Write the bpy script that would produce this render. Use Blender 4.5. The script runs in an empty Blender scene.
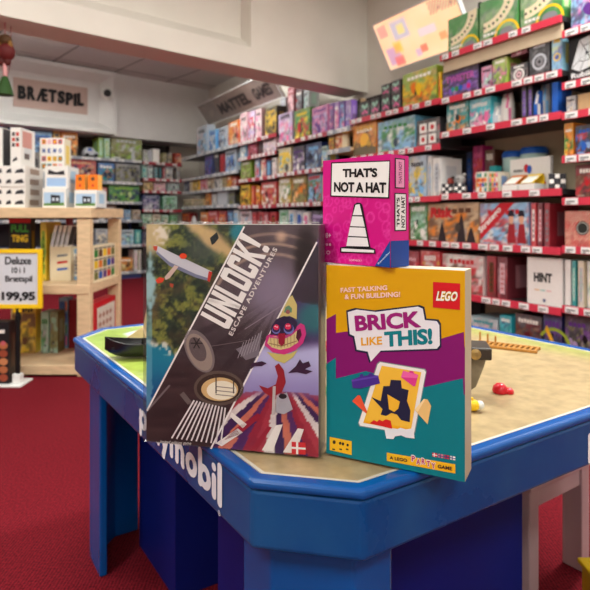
import bpy, math, random
from mathutils import Vector, Matrix
R = math.radians
C = bpy.context.scene.collection
F = 570.0; HY = 217.0; CX = 295.0; CH = 0.85      # photograph geometry: focal length (px), horizon row, centre column, eye height
RW = Vector((-.4987, .8667, 0)); RN = Vector((.8667, .4987, 0))      # right-hand wall: direction away, outward normal
BD = Vector((.7543, .6565, 0)); BN = Vector((-.6565, .7543, 0))      # far wall: direction right, outward normal
UD = Vector((.8368, .5475, 0)).normalized(); VD = Vector((-UD.y, UD.x, 0))   # play table axes
TO = Vector((-.0008, .5768, 0)); TZ = .55

# ------------------------------------------------------------------ colours
PAL = dict(white=(232,228,222), black=(22,22,26), grey=(128,128,132), silver=(185,188,195), red=(196,28,38), crimson=(140,18,30),
 orange=(232,120,20), yellow=(240,196,30), green=(48,128,52), lime=(140,180,60), teal=(20,140,145), turquoise=(40,175,190), blue=(30,90,180),
 navy=(24,34,84), purple=(92,46,130), violet=(130,90,190), pink=(228,110,160), magenta=(200,24,120), brown=(100,62,40), tan=(198,164,120),
 cream=(230,214,180), beige=(205,186,158), mint=(165,215,195), skyblue=(120,180,225), charcoal=(50,50,56), maroon=(90,20,30), gold=(205,160,60), olive=(120,120,60), lilac=(190,170,215), rose=(225,180,185))
NICE = dict(skyblue='sky blue', mint='mint green', charcoal='charcoal grey')
def lin(c):
    o = []
    for v in c[:3]:
        v = min(max(v/255., 0), 1)
        o.append(v/12.92 if v <= .04045 else ((v+.055)/1.055)**2.4)
    return (o[0], o[1], o[2], 1.0)
def col(c): return PAL[c] if isinstance(c, str) else c
def mixc(a, b, t): return tuple(a[i]*(1-t)+b[i]*t for i in range(3))

def hsh(i, j, s=0):
    n = (i*374761393 + j*668265263 + s*1442695041) & 0xffffffff
    n = ((n ^ (n >> 13))*1274126177) & 0xffffffff
    return ((n ^ (n >> 16)) & 0xffff)/65535.
def vnoise(x, y, s=0):
    i, j = math.floor(x), math.floor(y); fx, fy = x-i, y-j
    fx = fx*fx*(3-2*fx); fy = fy*fy*(3-2*fy)
    a = hsh(i,j,s)*(1-fx)+hsh(i+1,j,s)*fx; b = hsh(i,j+1,s)*(1-fx)+hsh(i+1,j+1,s)*fx
    return a*(1-fy)+b*fy
def fbm(x, y, s=0): return .5*vnoise(x,y,s)+.3*vnoise(2.1*x,2.1*y,s+7)+.2*vnoise(4.3*x,4.3*y,s+13)
def sst(a, b, x):
    t = min(max((x-a)/(b-a), 0), 1); return t*t*(3-2*t)

# ------------------------------------------------------------------ materials
def nodemat(name, rough=.5, spec=.5, coat=0):
    m = bpy.data.materials.new(name); m.use_nodes = True
    nt = m.node_tree; b = nt.nodes['Principled BSDF']
    b.inputs['Roughness'].default_value = rough
    b.inputs['Specular IOR Level'].default_value = spec
    b.inputs['Coat Weight'].default_value = coat
    return m, nt, b
def attr_mat(name, rough, spec=.5, coat=0, grain=0.06):
    m, nt, b = nodemat(name, rough, spec, coat)
    a = nt.nodes.new('ShaderNodeAttribute'); a.attribute_name = 'Col'
    n = nt.nodes.new('ShaderNodeTexNoise'); n.inputs['Scale'].default_value = 60
    tc = nt.nodes.new('ShaderNodeTexCoord'); nt.links.new(tc.outputs['Object'], n.inputs['Vector'])
    mr = nt.nodes.new('ShaderNodeMapRange'); mr.inputs['To Min'].default_value = 1-grain; mr.inputs['To Max'].default_value = 1+grain
    mx = nt.nodes.new('ShaderNodeVectorMath'); mx.operation = 'SCALE'
    nt.links.new(n.outputs['Fac'], mr.inputs['Value']); nt.links.new(a.outputs['Color'], mx.inputs[0]); nt.links.new(mr.outputs[0], mx.inputs['Scale'])
    nt.links.new(mx.outputs[0], b.inputs['Base Color'])
    return m
def flat_mat(name, c, rough=.5, spec=.5, metal=0, coat=0, var=.08, scale=8, bump=0, bscale=200, stretch=None):
    m, nt, b = nodemat(name, rough, spec, coat); b.inputs['Metallic'].default_value = metal
    tc = nt.nodes.new('ShaderNodeTexCoord'); mp = nt.nodes.new('ShaderNodeMapping')
    if stretch: mp.inputs['Scale'].default_value = stretch
    nt.links.new(tc.outputs['Object'], mp.inputs['Vector'])
    n = nt.nodes.new('ShaderNodeTexNoise'); n.inputs['Scale'].default_value = scale; n.inputs['Detail'].default_value = 4
    nt.links.new(mp.outputs[0], n.inputs['Vector'])
    r = nt.nodes.new('ShaderNodeValToRGB'); c0 = lin(c)
    r.color_ramp.elements[0].position = .3; r.color_ramp.elements[1].position = .7
    r.color_ramp.elements[0].color = tuple(v*(1-var) for v in c0[:3])+(1,)
    r.color_ramp.elements[1].color = tuple(min(v*(1+var),1) for v in c0[:3])+(1,)
    nt.links.new(n.outputs['Fac'], r.inputs[0]); nt.links.new(r.outputs[0], b.inputs['Base Color'])
    if bump:
        n2 = nt.nodes.new('ShaderNodeTexNoise'); n2.inputs['Scale'].default_value = bscale
        nt.links.new(tc.outputs['Object'], n2.inputs['Vector'])
        bp = nt.nodes.new('ShaderNodeBump'); bp.inputs['Strength'].default_value = bump; bp.inputs['Distance'].default_value = .003
        nt.links.new(n2.outputs['Fac'], bp.inputs['Height']); nt.links.new(bp.outputs[0], b.inputs['Normal'])
    return m
M = {}
M['card'] = attr_mat('printed_card', .42, .45)
M['gloss'] = attr_mat('glossy_printed_card', .42, .28, 0, .03)
M['matte'] = attr_mat('matte_print', .6, .3, 0, .03)
M['plaster'] = flat_mat('white_plaster', (226,220,210), .75, .3, var=.03, scale=3, bump=.1, bscale=60)
M['ceil'] = flat_mat('ceiling_paint', (215,212,206), .85, .2, var=.02, scale=3)
M['panelwhite'] = flat_mat('white_panel', (222,222,220), .55, .4, var=.02)
M['metal'] = flat_mat('dark_shelf_metal', (52,48,50), .4, .5, .3, var=.1)
M['backpanel'] = flat_mat('fixture_back', (62,55,54), .7, .3, var=.12)
M['bluemetal'] = flat_mat('blue_shelf_metal', (72,84,140), .4, .5, .1, var=.1)
M['lightback'] = flat_mat('beige_fixture_back', (196,176,148), .7, .3, var=.08)
M['wood'] = flat_mat('birch_wood', (214,184,146), .5, .4, var=.12, scale=5, stretch=(3,3,14))
M['blue'] = flat_mat('blue_lacquer', (0,74,144), .25, .4, coat=0, var=.1, scale=5)
M['darkblue'] = flat_mat('indigo_plastic', (10,24,104), .5, .2, var=.12, scale=4)
M['pinkwood'] = flat_mat('painted_stool', (196,170,172), .5, .4, var=.05)
M['edging'] = flat_mat('cream_edging', (196,190,176), .5, .3, var=.04)
M['blackp'] = flat_mat('black_plastic', (20,20,23), .35, .5, var=.2)
M['whitep'] = flat_mat('white_plastic', (226,226,222), .4, .5, var=.03)
M['yellowp'] = flat_mat('yellow_plastic', (240,196,20), .35, .5, var=.04)
M['redp'] = flat_mat('red_plastic', (200,16,36), .3, .5, var=.05)
M['greenp'] = flat_mat('green_plastic', (40,140,50), .35, .5, var=.08)
M['brownp'] = flat_mat('tan_brown_plastic', (176,120,48), .4, .5, var=.1)
M['hull'] = flat_mat('weathered_hull_plastic', (52,44,36), .45, .4, var=.35, scale=40)
M['hullg'] = flat_mat('grey_hull_plastic', (128,118,98), .45, .4, var=.2, scale=40)
M['goldp'] = flat_mat('gold_plastic', (170,140,80), .35, .5, .2, var=.4, scale=60)
M['inner'] = flat_mat('dark_table_inside', (18,28,70), .4, .4, var=.1)
# blue apron with smudged, dusty sheen
def smudge():
    m, nt, b = nodemat('smudged_blue_lacquer', .25, .3, 0)
    tc = nt.nodes.new('ShaderNodeTexCoord'); n = nt.nodes.new('ShaderNodeTexNoise'); n.inputs['Scale'].default_value = 7; n.inputs['Detail'].default_value = 5
    nt.links.new(tc.outputs['Object'], n.inputs['Vector'])
    r = nt.nodes.new('ShaderNodeValToRGB'); r.color_ramp.elements[0].position = .42; r.color_ramp.elements[1].position = .75
    r.color_ramp.elements[0].color = lin((0,64,124)); r.color_ramp.elements[1].color = lin((30,84,132))
    nt.links.new(n.outputs['Fac'], r.inputs[0]); nt.links.new(r.outputs[0], b.inputs['Base Color'])
    r2 = nt.nodes.new('ShaderNodeMapRange'); r2.inputs['To Min'].default_value = .16; r2.inputs['To Max'].default_value = .42
    nt.links.new(n.outputs['Fac'], r2.inputs['Value']); nt.links.new(r2.outputs[0], b.inputs['Roughness'])
    return m
M['apron'] = smudge()
def carpet():
    m, nt, b = nodemat('red_carpet', .95, .1)
    tc = nt.nodes.new('ShaderNodeTexCoord')
    n = nt.nodes.new('ShaderNodeTexNoise'); n.inputs['Scale'].default_value = 150; n.inputs['Detail'].default_value = 3
    n2 = nt.nodes.new('ShaderNodeTexNoise'); n2.inputs['Scale'].default_value = 3
    w = nt.nodes.new('ShaderNodeTexWave'); w.inputs['Scale'].default_value = 40; w.inputs['Distortion'].default_value = 2
    for x in (n, n2, w): nt.links.new(tc.outputs['Object'], x.inputs['Vector'])
    a = nt.nodes.new('ShaderNodeMath'); a.operation = 'MULTIPLY_ADD'; a.inputs[1].default_value = .25
    nt.links.new(w.outputs['Fac'], a.inputs[0]); nt.links.new(n.outputs['Fac'], a.inputs[2])
    r = nt.nodes.new('ShaderNodeValToRGB'); r.color_ramp.elements[0].position = .4; r.color_ramp.elements[1].position = .8
    r.color_ramp.elements[0].color = lin((72,10,18)); r.color_ramp.elements[1].color = lin((124,24,36))
    nt.links.new(a.outputs[0], r.inputs[0]); nt.links.new(r.outputs[0], b.inputs['Base Color'])
    bp = nt.nodes.new('ShaderNodeBump'); bp.inputs['Strength'].default_value = .5; bp.inputs['Distance'].default_value = .004
    nt.links.new(a.outputs[0], bp.inputs['Height']); nt.links.new(bp.outputs[0], b.inputs['Normal'])
    return m
M['carpet'] = carpet()
def sandtop():
    m, nt, b = nodemat('printed_sand_table_top', .32, .45)
    a = nt.nodes.new('ShaderNodeAttribute'); a.attribute_name = 'Col'
    tc = nt.nodes.new('ShaderNodeTexCoord')
    n = nt.nodes.new('ShaderNodeTexNoise'); n.inputs['Scale'].default_value = 45; n.inputs['Detail'].default_value = 6
    nt.links.new(tc.outputs['Object'], n.inputs['Vector'])
    mr = nt.nodes.new('ShaderNodeMapRange'); mr.inputs['From Min'].default_value = .3; mr.inputs['From Max'].default_value = .7
    mr.inputs['To Min'].default_value = .8; mr.inputs['To Max'].default_value = 1.15
    s = nt.nodes.new('ShaderNodeVectorMath'); s.operation = 'SCALE'
    nt.links.new(n.outputs['Fac'], mr.inputs['Value']); nt.links.new(a.outputs['Color'], s.inputs[0]); nt.links.new(mr.outputs[0], s.inputs['Scale'])
    nt.links.new(s.outputs[0], b.inputs['Base Color'])
    return m
M['sand'] = sandtop()
def tiles():
    m, nt, b = nodemat('ceiling_tiles', .85, .2)
    tc = nt.nodes.new('ShaderNodeTexCoord'); mp = nt.nodes.new('ShaderNodeMapping'); mp.inputs['Rotation'].default_value = (0,0,R(-41))
    br = nt.nodes.new('ShaderNodeTexBrick'); br.offset = 0; br.inputs['Scale'].default_value = 1
    br.inputs['Brick Width'].default_value = .8; br.inputs['Row Height'].default_value = 1.2; br.inputs['Mortar Size'].default_value = .012
    br.inputs['Color1'].default_value = lin((214,211,207)); br.inputs['Color2'].default_value = lin((208,205,201)); br.inputs['Mortar'].default_value = lin((120,116,114))
    nt.links.new(tc.outputs['Object'], mp.inputs[0]); nt.links.new(mp.outputs[0], br.inputs['Vector']); nt.links.new(br.outputs['Color'], b.inputs['Base Color'])
    return m
M['tiles'] = tiles()
def emit(name, c, s):
    m, nt, b = nodemat(name, .4)
    b.inputs['Base Color'].default_value = lin(c); b.inputs['Emission Color'].default_value = lin(c); b.inputs['Emission Strength'].default_value = s
    return m
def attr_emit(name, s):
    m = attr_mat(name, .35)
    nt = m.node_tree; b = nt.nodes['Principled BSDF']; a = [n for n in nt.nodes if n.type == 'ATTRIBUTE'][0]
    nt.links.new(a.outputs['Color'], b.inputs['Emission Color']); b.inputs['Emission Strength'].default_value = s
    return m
M['glowsign'] = attr_emit('emissive_sign_print', .8)  # print colour also feeds emission, put in to brighten the panel
def glassy():
    m = bpy.data.materials.new('clear_shrink_wrap'); m.use_nodes = True; nt = m.node_tree; nt.nodes.clear()
    o = nt.nodes.new('ShaderNodeOutputMaterial'); mx = nt.nodes.new('ShaderNodeMixShader')
    t = nt.nodes.new('ShaderNodeBsdfTransparent'); g = nt.nodes.new('ShaderNodeBsdfGlossy'); g.inputs['Roughness'].default_value = .12
    fr = nt.nodes.new('ShaderNodeFresnel'); fr.inputs['IOR'].default_value = 1.3
    tc = nt.nodes.new('ShaderNodeTexCoord'); n = nt.nodes.new('ShaderNodeTexNoise'); n.inputs['Scale'].default_value = 28; n.inputs['Detail'].default_value = 3; n.inputs['Distortion'].default_value = 1.5
    bp = nt.nodes.new('ShaderNodeBump'); bp.inputs['Strength'].default_value = .35; bp.inputs['Distance'].default_value = .004
    nt.links.new(tc.outputs['Object'], n.inputs['Vector']); nt.links.new(n.outputs['Fac'], bp.inputs['Height'])
    nt.links.new(bp.outputs[0], g.inputs['Normal']); nt.links.new(bp.outputs[0], fr.inputs['Normal'])
    mu = nt.nodes.new('ShaderNodeMath'); mu.operation = 'MULTIPLY'; mu.inputs[1].default_value = .45; nt.links.new(fr.outputs[0], mu.inputs[0]); nt.links.new(mu.outputs[0], mx.inputs[0]); nt.links.new(t.outputs[0], mx.inputs[1]); nt.links.new(g.outputs[0], mx.inputs[2]); nt.links.new(mx.outputs[0], o.inputs[0])
    return m
M['wrap'] = glassy()
def clear_plastic():
    m, nt, b = nodemat('frosted_clear_plastic', .15, .5); b.inputs['Base Color'].default_value = lin((225,232,235))
    b.inputs['Transmission Weight'].default_value = .6; return m
M['clear'] = clear_plastic()

# ------------------------------------------------------------------ mesh collector
class MB:
    def __init__(s): s.v = []; s.f = []; s.c = []; s.m = []
    def face(s, pts, c, mi=0):
        i = len(s.v); s.v += [tuple(p) for p in pts]; s.f.append(tuple(range(i, i+len(pts))))
        s.c.append([c]*len(pts)); s.m.append(mi)
    def box(s, a, b, c=(128,128,128), mi=0, skip=()):
        x0,y0,z0 = a; x1,y1,z1 = b
        q = {'front':[(x0,y0,z0),(x1,y0,z0),(x1,y0,z1),(x0,y0,z1)], 'back':[(x1,y1,z0),(x0,y1,z0),(x0,y1,z1),(x1,y1,z1)],
             'left':[(x0,y1,z0),(x0,y0,z0),(x0,y0,z1),(x0,y1,z1)], 'right':[(x1,y0,z0),(x1,y1,z0),(x1,y1,z1),(x1,y0,z1)],
             'top':[(x0,y0,z1),(x1,y0,z1),(x1,y1,z1),(x0,y1,z1)], 'bottom':[(x0,y1,z0),(x1,y1,z0),(x1,y0,z0),(x0,y0,z0)]}
        for k, p in q.items():
            if k in skip: continue
            cc = c.get(k, c['*']) if isinstance(c, dict) else c
            s.face(p, cc, mi)
    def prism(s, poly, z0, z1, c=(128,128,128), mi=0, M4=None):
        n = len(poly); area = sum(poly[i][0]*poly[(i+1)%n][1]-poly[(i+1)%n][0]*poly[i][1] for i in range(n))
        if area < 0: poly = poly[::-1]
        T = (lambda p: tuple(M4 @ Vector(p))) if M4 else (lambda p: p)
        i = len(s.v); s.v += [T((p[0],p[1],z0)) for p in poly]+[T((p[0],p[1],z1)) for p in poly]
        fs = [tuple(i+n-1-k for k in range(n)), tuple(i+n+k for k in range(n))]+[(i+k, i+(k+1)%n, i+n+(k+1)%n, i+n+k) for k in range(n)]
        for f in fs: s.f.append(f); s.c.append([c]*len(f)); s.m.append(mi)
    def grid(s, w, h, nx, nz, fn, y=0, x0=0, z0=0, flip=False):
        i = len(s.v); cs = []
        for j in range(nz+1):
            for k in range(nx+1):
                x = x0+w*k/nx; z = z0+h*j/nz
                s.v.append((x,y,z)); cs.append(fn(x,z))
        for j in range(nz):
            for k in range(nx):
                a = j*(nx+1)+k; q = (a, a+1, a+nx+2, a+nx+1)
                s.f.append(tuple(i+t for t in q)); s.c.append([cs[t] for t in q]); s.m.append(0)
    def poly(s, pts, c, y=-.0004): # flat print on a front face, pts in (x, z)
        s.face([(p[0], y, p[1]) for p in pts], c)
    def disc(s, cx, cz, rx, rz, c, y=-.0004, n=20, rot=0):
        s.poly([(cx+rx*math.cos(t)*math.cos(rot)-rz*math.sin(t)*math.sin(rot), cz+rx*math.cos(t)*math.sin(rot)+rz*math.sin(t)*math.cos(rot)) for t in [2*math.pi*k/n for k in range(n)]], c, y)
    def ring(s, cx, cz, r0, r1, c, y=-.0004, n=24, asp=1, a0=0, a1=2*math.pi):
        for k in range(n):
            t0 = a0+(a1-a0)*k/n; t1 = a0+(a1-a0)*(k+1)/n
            s.poly([(cx+r0*math.cos(t0)*asp,cz+r0*math.sin(t0)),(cx+r1*math.cos(t0)*asp,cz+r1*math.sin(t0)),(cx+r1*math.cos(t1)*asp,cz+r1*math.sin(t1)),(cx+r0*math.cos(t1)*asp,cz+r0*math.sin(t1))], c, y)
    def tris(s, T, P, c, nudge=(0,-.00003,0)):   # text triangles; P maps (u,v) to a 3-D point
        V, Fs = T; i = len(s.v); s.v += [tuple(q+nudge[j]*p[2] for j, q in enumerate(P(p[0],p[1]))) for p in V]
        for f in Fs: s.f.append(tuple(i+k for k in f)); s.c.append([c]*len(f)); s.m.append(0)
    def tube(s, pts, r, c=(128,128,128), n=10, mi=0, cap=True):
        rings = []
        for k, p in enumerate(pts):
            p = Vector(p); a = Vector(pts[max(k-1,0)]); b = Vector(pts[min(k+1,len(pts)-1)]); d = (b-a).normalized()
            u = d.cross(Vector((0,0,1))); u = d.cross(Vector((1,0,0))) if u.length < .05 else u
            u.normalize(); w = d.cross(u); rr = r[k] if isinstance(r, (list,tuple)) else r
            i = len(s.v); s.v += [tuple(p+u*rr*math.cos(2*math.pi*t/n)+w*rr*math.sin(2*math.pi*t/n)) for t in range(n)]; rings.append(i)
        for a, b in zip(rings, rings[1:]):
            for t in range(n): s.f.append((a+t, a+(t+1)%n, b+(t+1)%n, b+t)); s.c.append([c]*4); s.m.append(mi)
        if cap:
            for a in (rings[0], rings[-1]): s.f.append(tuple(a+t for t in range(n))); s.c.append([c]*n); s.m.append(mi)
    def lathe(s, prof, c=(128,128,128), n=20, o=(0,0,0), sx=1, sy=1, mi=0):
        rings = []
        for r, z in prof:
            i = len(s.v); s.v += [(o[0]+sx*r*math.cos(2*math.pi*t/n), o[1]+sy*r*math.sin(2*math.pi*t/n), o[2]+z) for t in range(n)]; rings.append(i)
        for a, b in zip(rings, rings[1:]):
            for t in range(n): s.f.append((a+t, a+(t+1)%n, b+(t+1)%n, b+t)); s.c.append([c]*4); s.m.append(mi)
        for a in (rings[0], rings[-1]): s.f.append(tuple(a+t for t in range(n))); s.c.append([c]*n); s.m.append(mi)
    def build(s, name, mats, parent=None, smooth=False, bevel=0, seg=2, loc=None, rz=0):
        me = bpy.data.meshes.new(name); me.from_pydata(s.v, [], s.f)
        if not isinstance(mats, (list,tuple)): mats = [mats]
        for m in mats: me.materials.append(M[m] if isinstance(m, str) else m)
        me.polygons.foreach_set('material_index', s.m)
        at = me.color_attributes.new('Col', 'FLOAT_COLOR', 'CORNER'); flat = []; cache = {}
        for cs in s.c:
            for c in cs:
                k = col(c)
                l = cache.get(k)
                if l is None: l = cache[k] = lin(k)
                flat += l
        at.data.foreach_set('color', flat)
        if smooth: me.polygons.foreach_set('use_smooth', [True]*len(s.f))
        me.update()
        o = bpy.data.objects.new(name, me); C.objects.link(o)
        if parent: o.parent = parent
        if loc is not None: o.location = loc
        o.rotation_euler.z = rz
        if smooth:
            es = o.modifiers.new('w', 'WELD'); es.merge_threshold = .00002
            e = o.modifiers.new('s', 'EDGE_SPLIT'); e.split_angle = R(40)
        if bevel:
            w = o.modifiers.new('w', 'WELD'); w.merge_threshold = .00002
            b = o.modifiers.new('b', 'BEVEL'); b.width = bevel; b.segments = seg; b.limit_method = 'ANGLE'; b.angle_limit = R(35)
        return o
def tag(o, label=None, cat=None, group=None, kind=None):
    if label:
        o['label'] = label
        if len(label.split()) > 16: print('LONG', label)
    if cat: o['category'] = cat
    if group: o['group'] = group
    if kind: o['kind'] = kind
    return o
def empty(name, loc=(0,0,0), rz=0, **k):
    o = bpy.data.objects.new(name, None); C.objects.link(o); o.location = loc; o.rotation_euler.z = rz; o.empty_display_size = .05
    return tag(o, **k)

_tx = {}
def text(s, bold=.0, sp=1.0):
    k = (s, bold, sp)
    if k in _tx: return _tx[k]
    extra = max(0, bold-.02)*.8; bold = min(bold, .02)
    cu = bpy.data.curves.new('t', 'FONT'); cu.body = s; cu.size = 1; cu.offset = bold; cu.resolution_u = 3; cu.space_character = sp; cu.fill_mode = 'FRONT'
    o = bpy.data.objects.new('t', cu); C.objects.link(o)
    dg = bpy.context.evaluated_depsgraph_get(); dg.update(); me = o.evaluated_get(dg).to_mesh()
    V = [(v.co.x, v.co.y) for v in me.vertices]; Fs = [tuple(p.vertices) for p in me.polygons]
    o.evaluated_get(dg).to_mesh_clear(); bpy.data.objects.remove(o); bpy.data.curves.remove(cu)
    x0 = min(v[0] for v in V); x1 = max(v[0] for v in V); y0 = min(v[1] for v in V); y1 = max(v[1] for v in V)
    V = [((x-x0)/(x1-x0), (y-y0)/(y1-y0), 0) for x, y in V]
    if extra:
        e = extra/(x1-x0); g = extra/(y1-y0); V0, F0 = V, Fs; V, Fs = [], []
        for q, (a_, b_) in enumerate(((0,0),(-1,0),(1,0),(0,1),(0,-1),(.7,.7),(-.7,.7),(.7,-.7),(-.7,-.7))):
            o = len(V); V += [((u+a_*e+e)/(1+2*e), (v+b_*g+g)/(1+2*g), q) for u, v, _ in V0]; Fs += [tuple(o+i for i in f) for f in F0]
    _tx[k] = (V, Fs); return _tx[k]

# ------------------------------------------------------------------ a face plane seen in the photograph
class Face:   # front face of something: origin = lower-left corner, U = direction to the right
    def __init__(s, o, U, w, h):
        s.o = Vector(o); s.U = Vector(U).normalized(); s.N = s.U.cross(Vector((0,0,1))); s.w = w; s.h = h
        s.rz = math.atan2(s.U.y, s.U.x)
    def px(s, x, y):
        d = Vector(((x-CX)/F, 1, -(y-HY)/F)); c = Vector((0,0,CH)); k = (s.o-c).dot(s.N)/d.dot(s.N); P = c+d*k-s.o
        return (P.dot(s.U), P.z)
    def pts(s, L): return [s.px(*p) for p in L]
    def topx(s, u, v):
        P = s.o+s.U*u+Vector((0,0,v)); return (CX+F*P.x/P.y, HY-F*(P.z-CH)/P.y)
def W(px, py, D): return Vector(((px-CX)/F*D, D, CH+(HY-py)/F*D))
def ptext(mb, fc, s, bl, br, h_tl, c, bold=.02, sp=1, y=-.0008, dx=0, dz=0):
    """printed text: bl, br = baseline ends, h_tl = top-left corner, all as seen in the photograph"""
    a = Vector(fc.px(*bl)); b = Vector(fc.px(*br)); t = Vector(fc.px(*h_tl)); e = b-a; g = t-a
    mb.tris(text(s, bold, sp), lambda u, v: (a.x+e.x*u+g.x*v+dx, y, a.y+e.y*u+g.y*v+dz), c)
def rtext(mb, s, x0, z0, w, h, c, bold=.02, sp=1, y=-.0012):
    mb.tris(text(s, bold, sp), lambda u, v: (x0+w*u, y, z0+h*v), c)

# ================================================================== ROOM
def slab(name, p0, p1, out, z0, z1, mat, th=.1):
    p0 = Vector(p0); p1 = Vector(p1); out = Vector(out)
    mb = MB(); mb.prism([tuple(p0.xy), tuple(p1.xy), tuple((p1+out*th).xy), tuple((p0+out*th).xy)], z0, z1)
    return tag(mb.build(name, mat), kind='structure')
CF = 2.75                                            # distance of the right-hand shelf fronts
K = Vector((-1.667, 8.41, 0))                        # where the two shelf fronts meet
def wallpt(c, t): return RN*c + RW*t                 # point in the right-hand wall's frame
tK = K.dot(RW)
def back(s, d=0): return K - BD*s + BN*d
# far corner of the walls
def isect(p, d, q, e):
    k = ((q-p).x*e.y-(q-p).y*e.x)/(d.x*e.y-d.y*e.x); return p+d*k
corner = isect(RN*3.22, RW, back(0,.46), BD)
rear_r = RN*3.22 + RW*(-4.6); rear_y = rear_r.y
left_b = back(4.0,.46)
fl = MB(); fl.prism([(left_b.x-.1,rear_y-.1),(rear_r.x+.2,rear_y-.1),(corner.x+.1,corner.y+.1),(left_b.x-.1,left_b.y)], -.05, 0)
tag(fl.build('floor', 'carpet'), kind='structure')
slab('wall_right', rear_r, corner, RN, 0, 3.0, 'plaster')
slab('wall_back', corner, left_b, BN, 0, 3.0, 'plaster')
slab('wall_left', left_b, (left_b.x, rear_y, 0), (-1,0,0), 0, 3.0, 'plaster')
slab('wall_rear', (left_b.x, rear_y, 0), rear_r, (0,-1,0), 0, 3.0, 'plaster')
# beam
bp = Vector((.673, 5.286, 0)); bq = isect(bp, BD, RN*3.22, RW); bl_ = isect(bp, BD, Vector((left_b.x,0,0)), Vector((0,1,0)))
cN = -BN
mb = MB(); th = .29; 
def bm(p, d): q = bp + BD*p - BN*(-d); return (q.x, q.y)
tR = (bq-bp).dot(BD); tL = (bl_-bp).dot(BD)
n253 = None
def beam_t(px, d, z=None):       # parameter along the beam where a photo column meets the plane set back by d
    s = (px-CX)/F; b0 = bp+BN*d; return (s*b0.y-b0.x)/(BD.x-s*BD.y)
tS = beam_t(251, .0)
# lip (lower part), full protruding right section, recessed left section with a sloped sill
def quadprof(t0, t1, prof):      # profile in (d, z), extruded along the beam
    i = len(mb.v); n = len(prof)
    for t in (t0, t1):
        for d, z in prof: q = bp+BD*t+BN*d; mb.v.append((q.x,q.y,z))
    fs = [tuple(i+k for k in range(n)), tuple(i+n+n-1-k for k in range(n))]+[(i+(k+1)%n, i+k, i+n+k, i+n+(k+1)%n) for k in range(n)]
    for f in fs: mb.f.append(f); mb.c.append([(128,)*3]*len(f)); mb.m.append(0)
quadprof(tS, tR, [(0,2.0),(.29,2.0),(.29,3.0),(0,3.0)])
quadprof(tL, tS, [(0,2.0),(.29,2.0),(.29,3.0),(.13,3.0),(.13,2.26),(0,2.16)])
tag(mb.build('trim_1', 'plaster'), kind='structure')
# ceilings
c1 = bp+BN*.15
pa = isect(c1, BD, RN*3.22, RW); pb = isect(c1, BD, Vector((left_b.x,0,0)), Vector((0,1,0)))
mb = MB(); mb.prism([(left_b.x-.1,rear_y-.1),(rear_r.x+.1,rear_y-.1),(pa.x+.1,pa.y),(pb.x-.1,pb.y)], 3.0, 3.05)
tag(mb.build('ceiling', 'ceil'), kind='structure')
pc = bp+BN*.29; pa = isect(pc, BD, RN*3.22, RW); pb = isect(pc, BD, Vector((left_b.x,0,0)), Vector((0,1,0)))
mb = MB(); mb.prism([(pb.x,pb.y),(pa.x,pa.y),(corner.x,corner.y),(left_b.x,left_b.y)], 2.8, 2.84)
tag(mb.build('ceiling_back', 'tiles'), kind='structure')
# bulkhead above the far shelves, with a framed light box bay at its left
def bcol(px, d=0):       # distance s from the corner along the far shelves for a photo column
    s = (px-CX)/F; p = K+BN*d; return (p.x-s*p.y)/(BD.x-s*BD.y)
mb = MB()
kk = isect(K, BD, RN*3.22, RW)
sb = (K-kk).dot(BD)
def bx(s0, s1, d0, d1, z0, z1):
    P = [back(s0,d0), back(s1,d0), back(s1,d1), back(s0,d1)]; mb.prism([(p.x,p.y) for p in P], z0, z1)
sR = -0.47
bx(sR, 4.0, .01, .46, 1.945, 2.8)
tag(mb.build('trim_2', 'panelwhite'), kind='structure')
mb = MB()      # raised frame: outer ring, bevelled inwards
s0, s1 = bcol(113), 3.9; zb, zt = 1.955, 2.78
def fr(s, d, z): p = back(s, d); return (p.x,p.y,z)
O = [(s0,zb),(s1,zb),(s1,zt),(s0,zt)]; I1 = [(s0+.05,zb+.05),(s1-.05,zb+.05),(s1-.05,zt-.05),(s0+.05,zt-.05)]; I2 = [(s0+.2,zb+.15),(s1-.2,zb+.15),(s1-.2,zt-.16),(s0+.2,zt-.16)]
for k in range(4):
    j = (k+1)%4
    mb.face([fr(O[k][0],.01,O[k][1]), fr(O[j][0],.01,O[j][1]), fr(O[j][0],-.12,O[j][1]), fr(O[k][0],-.12,O[k][1])][::-1], (1,1,1))
    mb.face([fr(O[k][0],-.12,O[k][1]), fr(O[j][0],-.12,O[j][1]), fr(I1[j][0],-.12,I1[j][1]), fr(I1[k][0],-.12,I1[k][1])][::-1], (1,1,1))
    mb.face([fr(I1[k][0],-.12,I1[k][1]), fr(I1[j][0],-.12,I1[j][1]), fr(I2[j][0],-.02,I2[j][1]), fr(I2[k][0],-.02,I2[k][1])][::-1], (1,1,1))
mb.face([fr(s,-.02,z) for s, z in I2][::-1], (1,1,1))
tag(mb.build('trim_3', 'panelwhite'), kind='structure')

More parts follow.
